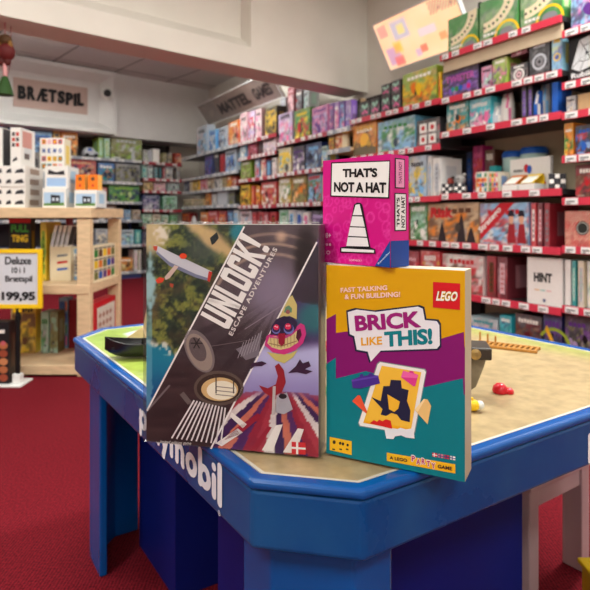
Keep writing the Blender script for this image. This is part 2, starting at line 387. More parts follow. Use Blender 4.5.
# shop sign on the frame
fs = Face(back(bcol(14,-.06),-.035), BD, 1, 1)
o_ = fs.o.copy(); 
a = fs.px(14,106); b = fs.px(88,117); t = fs.px(14,77)
sw = b[0]-a[0]; sz = a[1]; sh = t[1]-a[1]
org = fs.o + Vector((0,0,sz))
mb = MB(); mb.box((0,0,0),(sw,.012,sh), (196,170,160))
sg = mb.build('shop_sign', 'matte', loc=org, rz=fs.rz)
tag(sg, 'flat pinkish beige wall sign with black handwritten letters above the far left shelves', 'sign')
mb = MB()
def let3(mb, s, x0, z0, w, h, y0, y1, bold):
    V, Fs = text(s, bold)
    mb.tris((V,Fs), lambda u,v:(x0+w*u, y0, z0+h*v), (24,24,26)); 
    mb.tris((V,[tuple(reversed(f)) for f in Fs]), lambda u,v:(x0+w*u, y1, z0+h*v), (24,24,26))
    from collections import Counter
    cnt = Counter()
    for f in Fs:
        for k in range(len(f)): cnt[tuple(sorted((f[k], f[(k+1)%len(f)])))] += 1
    for (p, q), n in cnt.items():
        if n == 1:
            P = lambda i, y: (x0+w*V[i][0], y, z0+h*V[i][1])
            mb.face([P(p,y0),P(q,y0),P(q,y1),P(p,y1)], (24,24,26))
xx = sw*.055; LW = dict(B=.9,R=.9,A=1.25,T=.95,S=.85,P=.85,I=.32,L=.75); LW['Æ'] = 1.3; tot = sum(LW[ch]+.18 for ch in 'BRÆTSPIL')
rl = random.Random(3)
for ch in 'BRÆTSPIL':
    lw = LW[ch]/tot*sw*.9; mb = MB(); let3(mb, ch, xx, sh*(.28+rl.uniform(-.02,.02)), lw, sh*.46, -.03, -.0005, .05); mb.build('raised_letter', 'matte', sg); xx += (LW[ch]+.18)/tot*sw*.9
# dome camera
P = back(bcol(107,-.13),-.122); P.z = CH+(HY-94)/F*P.y
cam_o = empty('security_camera', P, math.atan2(BD.y,BD.x), label='small white dome security camera with black lens at the corner of the sign frame', cat='security camera')
T = Matrix.Rotation(R(90), 4, 'X')
def lathe_y(prof, c=(128,)*3, n=20):
    m_ = MB(); m_.lathe(prof, c, n); m_.v = [(x, -z, y) for x, y, z in m_.v]; return m_
lathe_y([(.085,0),(.085,.03),(.07,.05),(.055,.055)]).build('housing', 'whitep', cam_o, smooth=True)
lm = lathe_y([(.05,.05),(.047,.075),(.035,.095),(.015,.105)]); lm.v = [(x-.015,y,z) for x,y,z in lm.v]; lm.build('lens', 'blackp', cam_o, smooth=True)

# ================================================================== SHELVING
def rail_mesh(L, rnd, red=True, h=.036):
    mb = MB(); mb.box((0,-.012,-h),(L,0,.004), (206,52,74) if red == 1 else ((150,155,165) if red == 0 else (168,52,66)))
    x = .02
    while x < L-.07:
        w = rnd.uniform(.055,.075)
        mb.poly([(x,-h+.003),(x+w,-h+.003),(x+w,.001),(x,.001)], (232,230,228), -.0135)
        mb.poly([(x+.008,-h*.55),(x+w*.75,-h*.55),(x+w*.75,-h*.38),(x+.008,-h*.38)], (70,70,75), -.0145)
        mb.poly([(x+.008,-h*.85),(x+w*.45,-h*.85),(x+w*.45,-h*.7),(x+.008,-h*.7)], (110,110,115), -.0145)
        x += w+rnd.choice([.012,.03,.06,.12])
    return mb
def fixture(name, org, U, L, levels, depth, top, label, mat='metal', bmat='backpanel', red=1, seed=1, fascia=False):
    """levels: heights of the shelf tops. Local x along the front, y towards the wall."""
    rnd = random.Random(seed); rz = math.atan2(U.y, U.x)
    r = empty(name, org, rz, label=label, cat='shelving', group='shelving units along the shop walls')
    mb = MB(); mb.box((0,depth-.02,0),(L,depth,top)); mb.build('back_panel', bmat, r)
    for x in (0, L-.02):
        mb = MB(); mb.box((x,depth-.07,0),(x+.02,depth-.02,top)); mb.build('upright', mat, r)
    for z in levels:
        mb = MB(); mb.box((.001,0,z-.028),(L-.001,depth-.021,z)); 
        s = mb.build('shelf', mat, r)
        if fascia and z == levels[0]:
            fb = MB(); fb.box((.01,.012,z-.112),(L-.01,.024,z-.0285)); fb.build('fascia', 'lightback', r)
        rm = rail_mesh(L-.004, rnd, red if z > .2 else 0); rm.v = [(x+.002,y-.0005,zz+z) for x,y,zz in rm.v]
        rm.build('price_rail', 'card', s)
    mb = MB(); mb.box((.001,.03,0),(L-.001,depth-.021,.06)); mb.build('plinth', mat, r)
    return r
def rt(px, c=CF): s = (px-CX)/F; D = c/(s*RN.x+RN.y); return Vector((s*D,D,0)).dot(RW)
URW = -RW
def wallfix(px0, px1, levels, top, label, **k):
    t0, t1 = rt(px0), rt(px1); org = RN*k.pop('c', CF) + RW*t0
    return fixture('shelving_unit', org, URW, (t0-t1)-.004, levels, .42, top, label, **k)
SH = dict(
 R1=[1.833,1.559,1.40,1.171,.948,.695,.379,.10], R2=[1.925,1.635,1.41,1.0,.684,.36,.10], R3=[1.645,1.34,.99,.684,.36,.10],
 R4=[1.60,1.43,1.10,.80,.45,.10], M1=[1.6,1.29,.985,.67,.36,.10], M2=[1.71,1.53,1.28,.98,.67,.36,.10], M3=[1.71,1.40,1.21,1.0,.67,.36,.10],
 BL=[1.638,1.33,1.06,.81,.47,.10], BR=[1.627,1.397,1.224,.955,.72,.47,.10])
RNG = dict(R1=(563,640), R2=(441,563), R3=(351,441), R4=(328,351), M1=(277,328), M2=(239,277), M3=(182.3,239))
wallfix(*RNG['R1'], SH['R1'], 2.2, 'shelving unit at the right edge with orange and black boxes under its price rails', seed=2)
wallfix(*RNG['R2'], SH['R2'], 2.35, 'tall beige-backed shelving unit carrying green boxes on top, beside the far right unit', bmat='lightback', seed=3, fascia=True)
wallfix(*RNG['R3'], SH['R3'], 1.93, 'shelving unit under the glowing canopy, with black leaf boxes on top', seed=4)
wallfix(*RNG['R4'], SH['R4'], 1.93, 'narrow shelving unit below the beam end with a wooden shelf and a jar', seed=5, mat='wood', red=0)
wallfix(*RNG['M1'], SH['M1'], 1.93, 'shelving unit behind the beam just left of the pink box', seed=6, red=2)
wallfix(*RNG['M2'], SH['M2'], 2.0, 'middle shelving unit holding the green animal box and a yellow box', seed=7, red=2)
wallfix(*RNG['M3'], SH['M3'], 1.93, 'shelving unit running into the far corner below the dark canopy', seed=8, red=0)
def bfix(px0, px1, key, label, **k):
    sa, sb2 = bcol(px0), bcol(px1); return fixture('shelving_unit', back(sa), BD, (sa-sb2)-.004, SH[key], .42, 1.93, label, **k)
bfix(-60, 142.3, 'BL', 'blue-railed shelving unit on the far wall under the wall sign', mat='bluemetal', red=0, seed=9)
bfix(142.3, 181.6, 'BR', 'red-railed shelving unit on the far wall beside the corner', red=2, seed=10)

# ------------------------------------------------------------------ generic game boxes
USED = {}
def uniq(lbl):
    return lbl
def art(mb, w, h, c1, c2, c3, style, rnd, sx=0):
    c1, c2, c3 = col(c1), col(c2), col(c3)
    if style in ('plain',): mb.poly([(0,0),(w,0),(w,h),(0,h)], c1, 0); return
    nx, nz = (16,18) if w*h > .025 else (10,12)
    asp = w/h; sd = rnd.randint(0,999); dk = mixc(c1,(16,16,22),.7); lt_ = mixc(c2,(240,236,228),.5)
    fq = rnd.uniform(3.2,5.5); hz_ = rnd.uniform(.35,.6); busy = .95 if style == 'cover' else .45
    def fn(x, z):
        u, v = x/w, z/h; n1 = fbm(u*fq*asp+sd,v*fq,sd); n2 = fbm(u*fq*1.7*asp,v*fq*1.7+sd,sd+3); n3 = vnoise(u*14*asp,v*14,sd+9)
        c = mixc(c1, mixc(c1,(235,230,225),.3), v*.6)
        c = mixc(c, c2, busy*sst(.48,.62,n1)*(1 if v < .72 else .3)); c = mixc(c, c3, busy*sst(.52,.64,n2)*(1 if v < .75 else .2))
        c = mixc(c, dk, busy*.8*sst(.55,.8,n3)*(1 if v < hz_ else .35)); c = mixc(c, lt_, busy*.6*sst(.62,.8,fbm(u*9+sd,v*8,sd+5)))
        c = mixc(c, (196,192,188), .16)  # grey mixed in mutes the print and paints in background haze
        return tuple(int(q) for q in c)
    mb.grid(w, h, nx, nz, fn)
    if style == 'cover':          # illegible title: a row of little blocks
        n = rnd.randint(4,7); tw = w*rnd.uniform(.6,.82); x0 = (w-tw)/2; zt = h*rnd.uniform(.7,.82); th_ = h*rnd.uniform(.08,.14)
        tc = c2 if abs(sum(c2)-sum(c1)) > 120 else ((240,236,226) if sum(c1) < 420 else (40,30,40))
        for i in range(n):
            a = x0+tw*i/n; b_ = x0+tw*(i+.78)/n; k = rnd.uniform(-.1,.1)*th_
            mb.poly([(a,zt+k),(b_,zt+k),(b_,zt+th_+k),(a,zt+th_+k)], tc)
        for q in range(rnd.randint(2,4)):
            cx_, cz_ = w*rnd.uniform(.2,.8), h*rnd.uniform(.12,.5); r_ = min(w,h)*rnd.uniform(.07,.15); k_ = rnd.randint(5,9); cc = rnd.choice([c2,c3,dk,lt_])
            mb.poly([(min(max(cx_+r_*rnd.uniform(.6,1.2)*math.cos(2*math.pi*t/k_),0),w), min(max(cz_+r_*rnd.uniform(.8,1.7)*math.sin(2*math.pi*t/k_),0),h)) for t in range(k_)], cc, -.0004-.0003*q)
        mb.poly([(w*.06,h*.05),(w*.3,h*.05),(w*.3,h*.1),(w*.06,h*.1)], mixc(c2,(255,255,255),.4))
    elif style == 'ring':
        r = min(w,h)*.36; mb.ring(w/2, h*.42, r*.72, r, c2); mb.ring(w/2, h*.42, r*.2, r*.5, c3, n=16); mb.disc(w/2, h*.42, r*.2, r*.2, c1, -.0006, 12)
        for i in range(5): mb.poly([(w*(.2+.12*i),h*.82),(w*(.3+.12*i),h*.82),(w*(.3+.12*i),h*.92),(w*(.2+.12*i),h*.92)], c2)
    elif style == 'track':        # pale curved band with dark marks over green
        mb.ring(w*.1, h*.95, h*.48, h*.72, c2, a0=-math.pi/2, a1=.1, n=14, asp=1.3)
        for i in range(9):
            t = -math.pi/2+.17*i+.05; mb.disc(w*.1+1.3*h*.6*math.cos(t), h*.95+h*.6*math.sin(t), h*.035, h*.035, c1 if i%2 else 'charcoal', -.0007, 8)
        mb.ring(w*.72, h*.02, h*.3, h*.36, 'yellow', a0=0, a1=math.pi, n=12); mb.disc(w*.72, h*.1, h*.2, h*.12, c3, n=12)
        for i in range(4): mb.poly([(w*(.1+.1*i),h*.13),(w*(.18+.1*i),h*.13),(w*(.18+.1*i),h*.2),(w*(.1+.1*i),h*.2)], 'white')
    elif style == 'stripes':
        n = 14
        for i in range(-n, n):
            x = w*i/n*1.0; q = [(x,0),(x+w/n*.5,0),(x+w/n*.5+h*.8,h),(x+h*.8,h)]
            # clip to the box
            def cl(P, f_in, inter):
                out = []
                for k in range(len(P)):
                    a, b = P[k-1], P[k]
                    if f_in(b):
                        if not f_in(a): out.append(inter(a,b))
                        out.append(b)
                    elif f_in(a): out.append(inter(a,b))
                return out
            q = cl(q, lambda p:p[0]>=0, lambda a,b:(0,a[1]+(b[1]-a[1])*(0-a[0])/(b[0]-a[0])))
            if len(q) > 2: q = cl(q, lambda p:p[0]<=w, lambda a,b:(w,a[1]+(b[1]-a[1])*(w-a[0])/(b[0]-a[0])))
            if len(q) > 2: mb.poly(q, c2)
    elif style == 'shelfspine':
        mb.poly([(w*.25,h*.12),(w*.75,h*.12),(w*.75,h*.85),(w*.25,h*.85)], c2)
        for i in range(5): mb.poly([(w*.35,h*(.2+.12*i)),(w*.65,h*(.2+.12*i)),(w*.65,h*(.28+.12*i)),(w*.35,h*(.28+.12*i))], c3)
    elif style == 'leaf':
        for i in range(3):
            mb.disc(w*(.3+.2*i), h*(.72-.12*(i%2)), w*.16, h*.1, c2, n=8, rot=.5*i); mb.disc(w*(.3+.2*i), h*(.3+.1*(i%2)), w*.15, h*.08, c3, n=8, rot=-.4*i)
    elif style == 'cards':
        for i, j in ((0,0),(1,0),(0,1),(1,1)):
            x = w*(.12+.4*i); z = h*(.1+.42*j); mb.poly([(x,z),(x+w*.32,z),(x+w*.32,z+h*.34),(x,z+h*.34)], c2); mb.disc(x+w*.16, z+h*.17, w*.08, w*.08, c3, -.0008, 8)
    elif style == 'tiles':
        for i in range(4):
            for j in range(4):
                x = w*(.08+.22*i); z = h*(.06+.23*j); cc = rnd.choice(['red','yellow','blue','green','orange','white','teal','pink'])
                mb.poly([(x,z),(x+w*.18,z),(x+w*.18,z+h*.18),(x,z+h*.18)], cc)
def gamebox(loc, rz, w, h, d, c1, c2, c3, style, label, cat, group, rnd, name='game_box', extra=None):
    mb = MB(); c1v = col(c1)
    mb.box((0,0,0),(w,d,h), {'*':mixc(c1v,col(c2),.12), 'back':c1v}, skip=('front',))
    art(mb, w, h, c1, c2, c3, style, rnd)
    # side print
    if d > .04:
        for x, sgn in ((0,-1),(w,1)):
            xx = x+sgn*.0006; ys = (d*.25, d*.75); P = [(xx,ys[0],h*.25),(xx,ys[1],h*.25),(xx,ys[1],h*.8),(xx,ys[0],h*.8)]
            mb.face(P if sgn > 0 else P[::-1], mixc(c1v,col(c2),.6))
    if extra: extra(mb, w, h)
    o = mb.build(name, 'card', loc=loc, rz=rz)
    return tag(o, label, cat, group)

ORD = ['leftmost','second','third','fourth','fifth','sixth','seventh','eighth','ninth','tenth','eleventh','twelfth','thirteenth','fourteenth']
def nm(c): return NICE.get(c, c)
def sdesc(style, c1, c2, c3):
    a, b, c = nm(c1), nm(c2), nm(c3)
    return {'cover':f'{a} game box with {b} and {c} picture', 'ring':f'{a} box with {b} ring print', 'track':f'{a} game box with curved {b} track print',
     'stripes':f'{a} and {b} striped box', 'shelfspine':f'narrow {a} box spine with {b} print', 'leaf':f'{a} box with {b} and {c} leaves', 'cards':f'{a} box showing {b} cards',
     'tiles':f'{a} box with coloured square tiles', 'plain':f'plain {a} box'}[style]
ROWS = {}
def row(bay, li, where, items, dep=.12):
    """items: 'x0 x1 ytop c1 c2 c3 style [depth]' in photo columns; they stand on shelf li of that bay"""
    z = SH[bay][li] + .0006; onb = bay in ('BL','BR'); n = len([l for l in items.strip().split('\n') if l.strip()])
    lines = [l.split() for l in items.strip().split('\n') if l.strip()]
    place = []
    for i, L in enumerate(lines):
        seed = hash((bay, li, i)) if False else (sum(map(ord, bay))*131+li*17+i*7)
        rnd = random.Random(seed)
        x0, x1, yt = float(L[0]), float(L[1]), float(L[2]); c1, c2, c3, st = L[3:7]; d = float(L[7]) if len(L) > 7 else dep
        zz = z + (float(L[8]) if len(L) > 8 else 0)
        if onb:
            sa, sb_ = bcol(x0,.02), bcol(x1,.02); w = sa-sb_; P = back(sa,.02); D = back((sa+sb_)/2,.02).y; rz = math.atan2(BD.y,BD.x)
        else:
            ta, tb = rt(x0,CF+.02), rt(x1,CF+.02); w = ta-tb; P = RN*(CF+.02)+RW*ta; D = (RN*(CF+.02)+RW*((ta+tb)/2)).y; rz = math.atan2(URW.y,URW.x)
        h = CH+(HY-yt)*D/F - zz
        up = [q for q in SH[bay] if q > z+.01]
        if up and len(L) <= 8 and h > min(up)-.034-zz: h = min(up)-.034-zz
        if h < .02: print('LOW', bay, li, L, h); h = .05
        w -= .006
        P = Vector((P.x,P.y,zz)) + Vector((math.cos(rz), math.sin(rz),0))*.003
        P += Vector((-math.sin(rz), math.cos(rz),0))*rnd.uniform(0,.012)
        pos = ORD[i] if i < len(ORD) else str(i+1)+'th'
        if i == n-1 and n > 1: pos = 'rightmost'
        sd = sdesc(st,c1,c2,c3)
        lbl = f'{sd}, {pos} on {where}'
        ws = lbl.split()
        if len(ws) > 16: lbl = f'{nm(c1)} and {nm(c2)} game box, {pos} on {where}'
        ex = EXTRA.get((bay, li, i)); 
        if ex and ex[0]: lbl = ex[0]
        gamebox(P, rz, w, h, d, c1, c2, c3, st, lbl, ex[2] if ex and len(ex) > 2 else 'board game', f'game boxes on {where}', rnd, extra=ex[1] if ex else None)
EXTRA = {}
def T_(s, x0, z0, tw, th, c, bold=.03): return lambda mb, w, h: rtext(mb, s, w*x0, h*z0, w*tw, h*th, c, bold)
def risk(mb, w, h):
    rtext(mb, 'Risk', w*.06, h*.62, w*.46, h*.28, (200,30,40), .06)
    for x, s in ((.3,.5),(.68,.75),(.86,.4)):
        mb.poly([(w*(x-.09),0),(w*(x+.09),0),(w*(x+.03),h*s*.8),(w*x,h*s),(w*(x-.04),h*s*.7)], (46,36,40), -.0009)
def stratego(mb, w, h):
    mb.poly([(0,h*.45),(w*.42,h),(w*.72,h),(0,h*.08)], (196,28,44), -.0009)
    V, Fs = text('Stratego', .04); a = math.atan2(h*.92, w*.72)
    mb.tris((V,Fs), lambda u,v:(w*.04+u*w*.6*math.cos(a)-v*h*.2*math.sin(a), -.0014, h*.22+u*w*.6*math.sin(a)+v*h*.2*math.cos(a)), 'white')
    for x in (.66,.86):
        mb.disc(w*x, h*.62, w*.05, h*.13, (214,160,130), -.0016, 12); mb.poly([(w*(x-.08),h*.05),(w*(x+.09),h*.05),(w*(x+.06),h*.5),(w*(x-.05),h*.5)], (150,30,40), -.0012)
        mb.poly([(w*(x-.07),h*.68),(w*(x+.07),h*.68),(w*(x+.04),h*.82),(w*(x-.04),h*.82)], (30,24,40), -.0018)
def catan(mb, w, h):
    rtext(mb, 'CATAN', w*.14, h*.76, w*.72, h*.14, (230,180,70), .05); mb.disc(w*.5, h*.46, w*.2, w*.2, (240,180,50), -.0012, 18)
    mb.poly([(0,0),(w,0),(w,h*.22),(w*.6,h*.32),(0,h*.24)], (110,96,70), -.0013)
def hint(mb, w, h):
    rtext(mb, 'HINT', w*.2, h*.48, w*.52, h*.2, (24,24,26), .06)
    for i, c in enumerate([(225,170,80),(120,190,180),(225,150,150)]): mb.poly([(w*(.22+.17*i),h*.3),(w*(.36+.17*i),h*.3),(w*(.36+.17*i),h*.32),(w*(.22+.17*i),h*.32)], c, -.001)
    mb.disc(w*.5, h*.1, w*.045, w*.045, (90,100,130), -.001, 12)
def discs(mb, w, h):
    mb.disc(w*.45,h*.52,h*.2,h*.2,(40,44,40),-.001,18); mb.ring(w*.45,h*.52,h*.15,h*.17,(200,200,190),-.0014,n=18); mb.disc(w*.72,h*.84,h*.09,h*.09,(70,80,40),-.001,12); mb.disc(w*.85,h*.84,h*.09,h*.09,(70,80,40),-.001,12); mb.disc(w*.8,h*.62,h*.11,h*.09,(150,180,220),-.001,14)
def rubik(mb, w, h):
    P = [(.08,.32),(.3,.9),(.75,.98),(.95,.6),(.7,.3),(.3,.22)]; mb.poly([(w*a,h*b) for a, b in P], (206,208,210), -.001)
    for k in range(6):
        a, b = P[k]; mb.poly([(w*.5,h*.58),(w*.52,h*.6),(w*(a+.015),h*b),(w*a,h*(b+.01))], (40,40,44), -.0014)
        c_, d_ = P[(k+1)%6]; m1 = ((a+.5)/2,(b+.59)/2); m2 = ((c_+.5)/2,(d_+.59)/2); mb.poly([(w*m1[0],h*m1[1]),(w*m2[0],h*m2[1]),(w*m2[0],h*(m2[1]+.015)),(w*m1[0],h*(m1[1]+.015))], (40,40,44), -.0014)
    mb.disc(w*.5,h*.59,h*.035,h*.035,(30,30,34),-.0018,10)
    rtext(mb, "Rubik's", w*.08, h*.09, w*.7, h*.12, (225,225,225), .03)
def twister(mb, w, h):
    rtext(mb, 'TWISTER', w*.1, h*.55, w*.8, h*.24, (190,90,170), .03)
    for i, c in enumerate(['teal','green','blue','violet','magenta']): mb.disc(w*(.3+.11*i), h*.3, h*.09, h*.1, c, -.001, 12)
def arrow(mb, w, h):
    mb.ring(w*.6,h*.2,h*.4,h*.48,(150,170,50),-.001,a0=.3,a1=2.6,n=14); mb.poly([(w*.1,h*.6),(w*.2,h*.72),(w*.62,h*.3),(w*.52,h*.2)], (225,170,30), -.0014)
EXTRA[('R2',4,1)] = ("'Risk' war game box with red title and soldiers, next to the green party box", risk)
EXTRA[('R2',4,2)] = ('board game box with diagonal red title band and uniformed soldiers, beside the soldiers-at-dusk box', stratego)
EXTRA[('R3',1,0)] = ('orange-red Catan box with a yellow sun, under the black leaf boxes', catan)
EXTRA[('R2',5,3)] = ('large white HINT box on the shelf above the table edge', hint)
EXTRA[('R1',5,0)] = ('red and white diagonally striped box with round badges at the right edge', discs)
EXTRA[('R1',1,0)] = ('black Rubik puzzle box with a silver geometric net at the right edge', rubik)
EXTRA[('R2',1,0)] = ('wide black game box with purple title and coloured dots', twister)
EXTRA[('R2',6,3)] = (None, arrow)

row('R2',0,'the top shelf, right', '''
446.5 477 14 green cream grey track .08
479.5 518 -4 green cream grey track .08
520 562 -20 green cream grey track .08''')
row('R2',1,'the second shelf, right', '''
441.5 478 68 black purple violet cover .15
480 491 66 pink mint lilac cover
492 507 58 lime pink purple cover
509 527 64 black white rose ring
509.5 526.5 48 maroon white pink ring .1 .155
528.5 549.5 41 black silver grey ring
551 562 36 skyblue yellow purple ring''')
row('R2',2,'the third shelf, right', '''
446 468 102 teal orange white cover
469.5 491 98 turquoise white pink cover
521 526 84 charcoal violet silver shelfspine
527 532 84 black violet silver shelfspine
551 558 82 blue navy skyblue plain''')
row('R2',4,'the long shelf right of the pink box', '''
409 426 203 green white mint cover .2
427 478.5 203 tan brown orange cover .2
479.5 529 203 skyblue red white cover .2
530.5 536 203 red white navy shelfspine .26
537 542.5 203 maroon rose red shelfspine .26
543.5 549.5 203 crimson grey red shelfspine .26''')
row('R2',5,'the shelf beside the HINT box', '''
442 483 255 white red brown cover .2
485.5 495 256 crimson brown red shelfspine .3
496.5 507 257 maroon rose red shelfspine .3
526 562 258 white silver grey plain .06''')
row('R2',6,'the bottom shelf behind the table', '''
470 498 318 silver teal rose cover .25
499.5 512 316 turquoise teal navy cover .2
514 541 315 charcoal brown maroon cover .2
542.5 562 315 navy purple black cover .2''')
row('R1',0,'the right edge top shelf', '''
570 606 -18 skyblue pink purple cover .15''')
row('R1',1,'the right edge second shelf', '''
567 606 24 black white silver plain .15''')
row('R1',2,'the right edge third shelf', '''
565 575 96 silver cream white cover
577 606 92 tan beige cream plain''')
row('R1',3,'the right edge fourth shelf', '''
563.6 573.5 123 orange yellow green cover
575 606 124 black blue red cover''')
row('R1',4,'the right edge fifth shelf', '''
574 606 164 maroon brown red cover''')
row('R1',5,'the right edge sixth shelf', '''
564.5 606 211 cream red cream stripes .2''')
row('R1',6,'the right edge seventh shelf', '''
563.6 570 260 white silver mint plain .25
571.5 576 261 teal mint white shelfspine .25
577.5 584 261 cream silver mint shelfspine .25
585.5 604 262 white mint cream shelfspine .25''')
row('R1',7,'the right edge bottom shelf', '''
563.6 590 316 black purple olive cover .2''')
# canopy shelf stacks: eight small leaf boxes in two tiers
row('R3',0,'the shelf under the glowing canopy', '''
360 369.5 101 black mint pink leaf .08
370.5 379.5 98 black mint pink leaf .08
380.5 389.5 95 black mint pink leaf .08
390.5 400 92 black mint pink leaf .08
380.5 389.5 84 black mint pink leaf .08 .131
390.5 400 80 black mint pink leaf .08 .131
402 436.5 70 lime orange yellow cover .15
438 440.8 72 yellow orange red shelfspine .2''')
row('R3',1,'the shelf with the sunset box', '''
352.5 376 121 orange gold brown cover .2
377.5 415 119 skyblue green white cover .2
416.5 440 119 black white red cards .2''')
row('R3',2,'the shelf just right of the pink box', '''
408.5 426 156 silver skyblue yellow cover .2
427 431 156 white silver skyblue shelfspine .2
432 440 158 white silver grey shelfspine .2''')
row('R3',3,'the shelf hidden by the pink box', '''
388 407 205 red white gold cover''')
row('R3',4,'the shelf above the yellow box', '''
404 419 251 crimson rose red cover .2
420.5 440 251 red white gold cover .2''')
row('R4',0,'the purple row under the beam end', '''
328.5 333 103 purple pink skyblue cover .06
333.8 338.5 102 violet pink white cover .06
339.3 344 101 purple skyblue pink cover .06
344.8 350.5 100 violet lilac white cover .06''')
row('R4',1,'the wooden shelf under the beam end', '''
328.5 334 120 brown yellow orange cover .06
334.8 341 121 orange cream red cover .06''')
row('M1',0,'the top shelf left of the pink box', '''
278 292 113 lilac pink white cover
293.5 309.5 109 green yellow red cover
311 327 106 pink purple lilac cover''')
row('M1',1,'the second shelf left of the pink box', '''
278 290.5 148 cream yellow skyblue cover
291.5 303.5 146 black purple white cover
304.5 320.5 143 navy skyblue grey cover
321.5 327.5 146 skyblue yellow cream cover''')
row('M1',2,'the third shelf left of the pink box', '''
278 290 176 gold white green cover
291 306 174 olive orange brown cover
307.5 321 173 skyblue red green cover
322 327.5 175 cream gold lime cover''')
row('M1',3,'the shelf just above the grey box', '''
279 287 210 mint green white cover
288 294.5 210 white skyblue navy shelfspine
295.5 301.5 211 silver blue violet shelfspine
302.5 308.5 212 white pink purple shelfspine
310 326 211 black lilac purple cover''')
row('M2',0,'the top shelf of the middle unit', '''
240 247 113 rose pink white cover
248 254.5 111 lilac red white cover
255.5 261.5 109 rose white pink cover
264.5 276 107 black gold yellow cover''')
row('M2',1,'the second shelf of the middle unit', '''
239.5 245.5 141 skyblue white grey cover
247 256 142 crimson pink rose cover
257.5 261.5 140 charcoal maroon grey shelfspine
263 276 136 rose lilac white cover''')
row('M2',2,'the third shelf of the middle unit', '''
240 250.5 159 lime olive brown cover
254.5 259 159 skyblue white red cover
260 265 158 red orange white cover
266 270.5 160 navy skyblue grey shelfspine
271.5 276 158 white rose grey cover''')
row('M2',3,'the fourth shelf of the middle unit', '''
239.5 249 185 yellow orange brown cover
251 254 186 red orange white shelfspine
255 259.5 186 orange red yellow cover
261 276 182 red white gold cover''')
row('M2',4,'the red row above the grey box', '''
239.5 250.5 211 rose skyblue white cover
251.5 256.5 212 crimson red rose shelfspine
257.5 262.5 212 red maroon white shelfspine
263.5 268.5 212 crimson rose red shelfspine
269.5 275.5 212 red maroon gold shelfspine''')
row('M3',0,'the top shelf below the dark canopy', '''
196.5 206.5 126 silver skyblue rose cover
208.5 215 130 skyblue blue white cover
218 225.5 127 silver skyblue navy cover
227.5 238 121 orange red cream cover''')
row('M3',1,'the second corner shelf', '''
204 212.5 153 navy purple blue cover
213.5 218.5 152 black charcoal navy cover
219.5 223.5 154 crimson red maroon shelfspine
224.5 235 150 silver skyblue blue cover''')
row('M3',2,'the third corner shelf', '''
183.5 188 178 navy grey silver cover
189 191.5 178 beige cream brown shelfspine
192.5 198.5 171 yellow gold brown cover
199.5 206 171 rose red pink cover
207 212.5 177 cream brown tan cover
213.5 220.5 175 white black grey cover
221.5 225.5 177 tan olive brown cover
226.5 230.5 176 orange red yellow cover
231.5 236 177 crimson orange white cover''')
row('M3',3,'the fourth corner shelf', '''
183 192 199 cream brown olive cover
193 203.5 199 tan olive grey cover
205 209.5 193 orange brown gold cover
210.5 216 193 grey white silver cover
217 226.5 191 silver white grey plain
228.5 234.5 192 charcoal olive grey cover''')
row('M3',4,'the lowest corner shelf in view', '''
181.5 189 213 crimson orange brown cover
200 207 212 orange red rose cover
208 217 211 red rose orange cover
218 225.5 211 crimson orange white cover
226.5 232 210 navy skyblue red cover
233.5 238 210 white skyblue silver cover''')
row('BR',0,'the top shelf of the red-railed unit', '''
144 148 150 white silver lime cover
148.6 152.4 150 silver white mint plain
153 160 149 white white white plain
162.5 167 153 olive beige grey cover
168 172.5 153 grey beige olive cover
175 181.3 153 crimson orange cream cover .1''')
row('BR',1,'the second shelf of the red-railed unit', '''
142.8 147.5 163 mint silver teal cover
148.3 153 163 silver white mint cover
154.5 158.2 167 grey teal silver shelfspine
159 162 167 charcoal teal grey shelfspine
163 165.2 167 crimson rose red shelfspine
166 173 167 silver cream grey cover
177 180.5 168 grey beige silver cover''')
row('BR',2,'the third shelf of the red-railed unit', '''
143.5 153 181 tan gold olive cover
154.5 166 182 rose beige pink cover
168 179.5 182 silver mint grey cover''')
row('BR',3,'the fourth shelf of the red-railed unit', '''
143 160 195 navy silver lilac cover
163.5 177.5 196 mint green grey cover''')
row('BR',4,'the fifth shelf of the red-railed unit', '''
143 152 214 mint cream green cover
153 161 214 beige mint cream cover
162 169 215 mint olive cream cover
170 178 215 green mint olive cover''')
row('BL',0,'the top shelf of the blue-railed unit', '''
10 30 128 blue navy skyblue cover
33 52.5 131 skyblue blue navy cover
53.5 60 130 gold orange black cover
61 78 132 orange gold black cover .15
98.5 103.5 137 lime mint white shelfspine .2
104.5 110 138 mint lime white shelfspine .2
111 142 139 olive silver lime cover .2''')
row('BL',1,'the second shelf of the blue-railed unit', '''
40 63 158 yellow orange red cover .2
64.5 96.5 157 red tan navy cover .2
98 114.5 163 blue orange teal cover .2
116 140.5 164 grey charcoal olive cover .2''')
row('BL',2,'the third shelf of the blue-railed unit', '''
98 107.5 187 crimson red maroon cover .2
109 140 185 green lime navy cover .2''')
row('BL',3,'the fourth shelf of the blue-railed unit', '''
98 117 205 brown silver charcoal cover .2
119 131 210 skyblue silver navy cover .2
133 141 210 beige brown grey cover .2''')
row('BL',4,'the fifth shelf of the blue-railed unit', '''
96 108 229 silver grey cream cover .2
110 119 229 skyblue silver blue cover .2
120.5 134 230 silver skyblue mint cover .2
135 141.5 230 teal mint silver shelfspine .2''')
row('BL',5,'the bottom shelf of the blue-railed unit', '''
96 108 252 purple silver navy cover .2
109 117 250 navy skyblue blue cover .2
119 133 258 orange gold brown cover .2
134.5 138 250 white rose silver shelfspine .2
139 141.5 250 cream silver rose shelfspine .2''')
row('BR',5,'the sixth shelf of the red-railed unit', '''
143 156 232 navy silver grey cover
158 180 234 silver charcoal grey cover''')

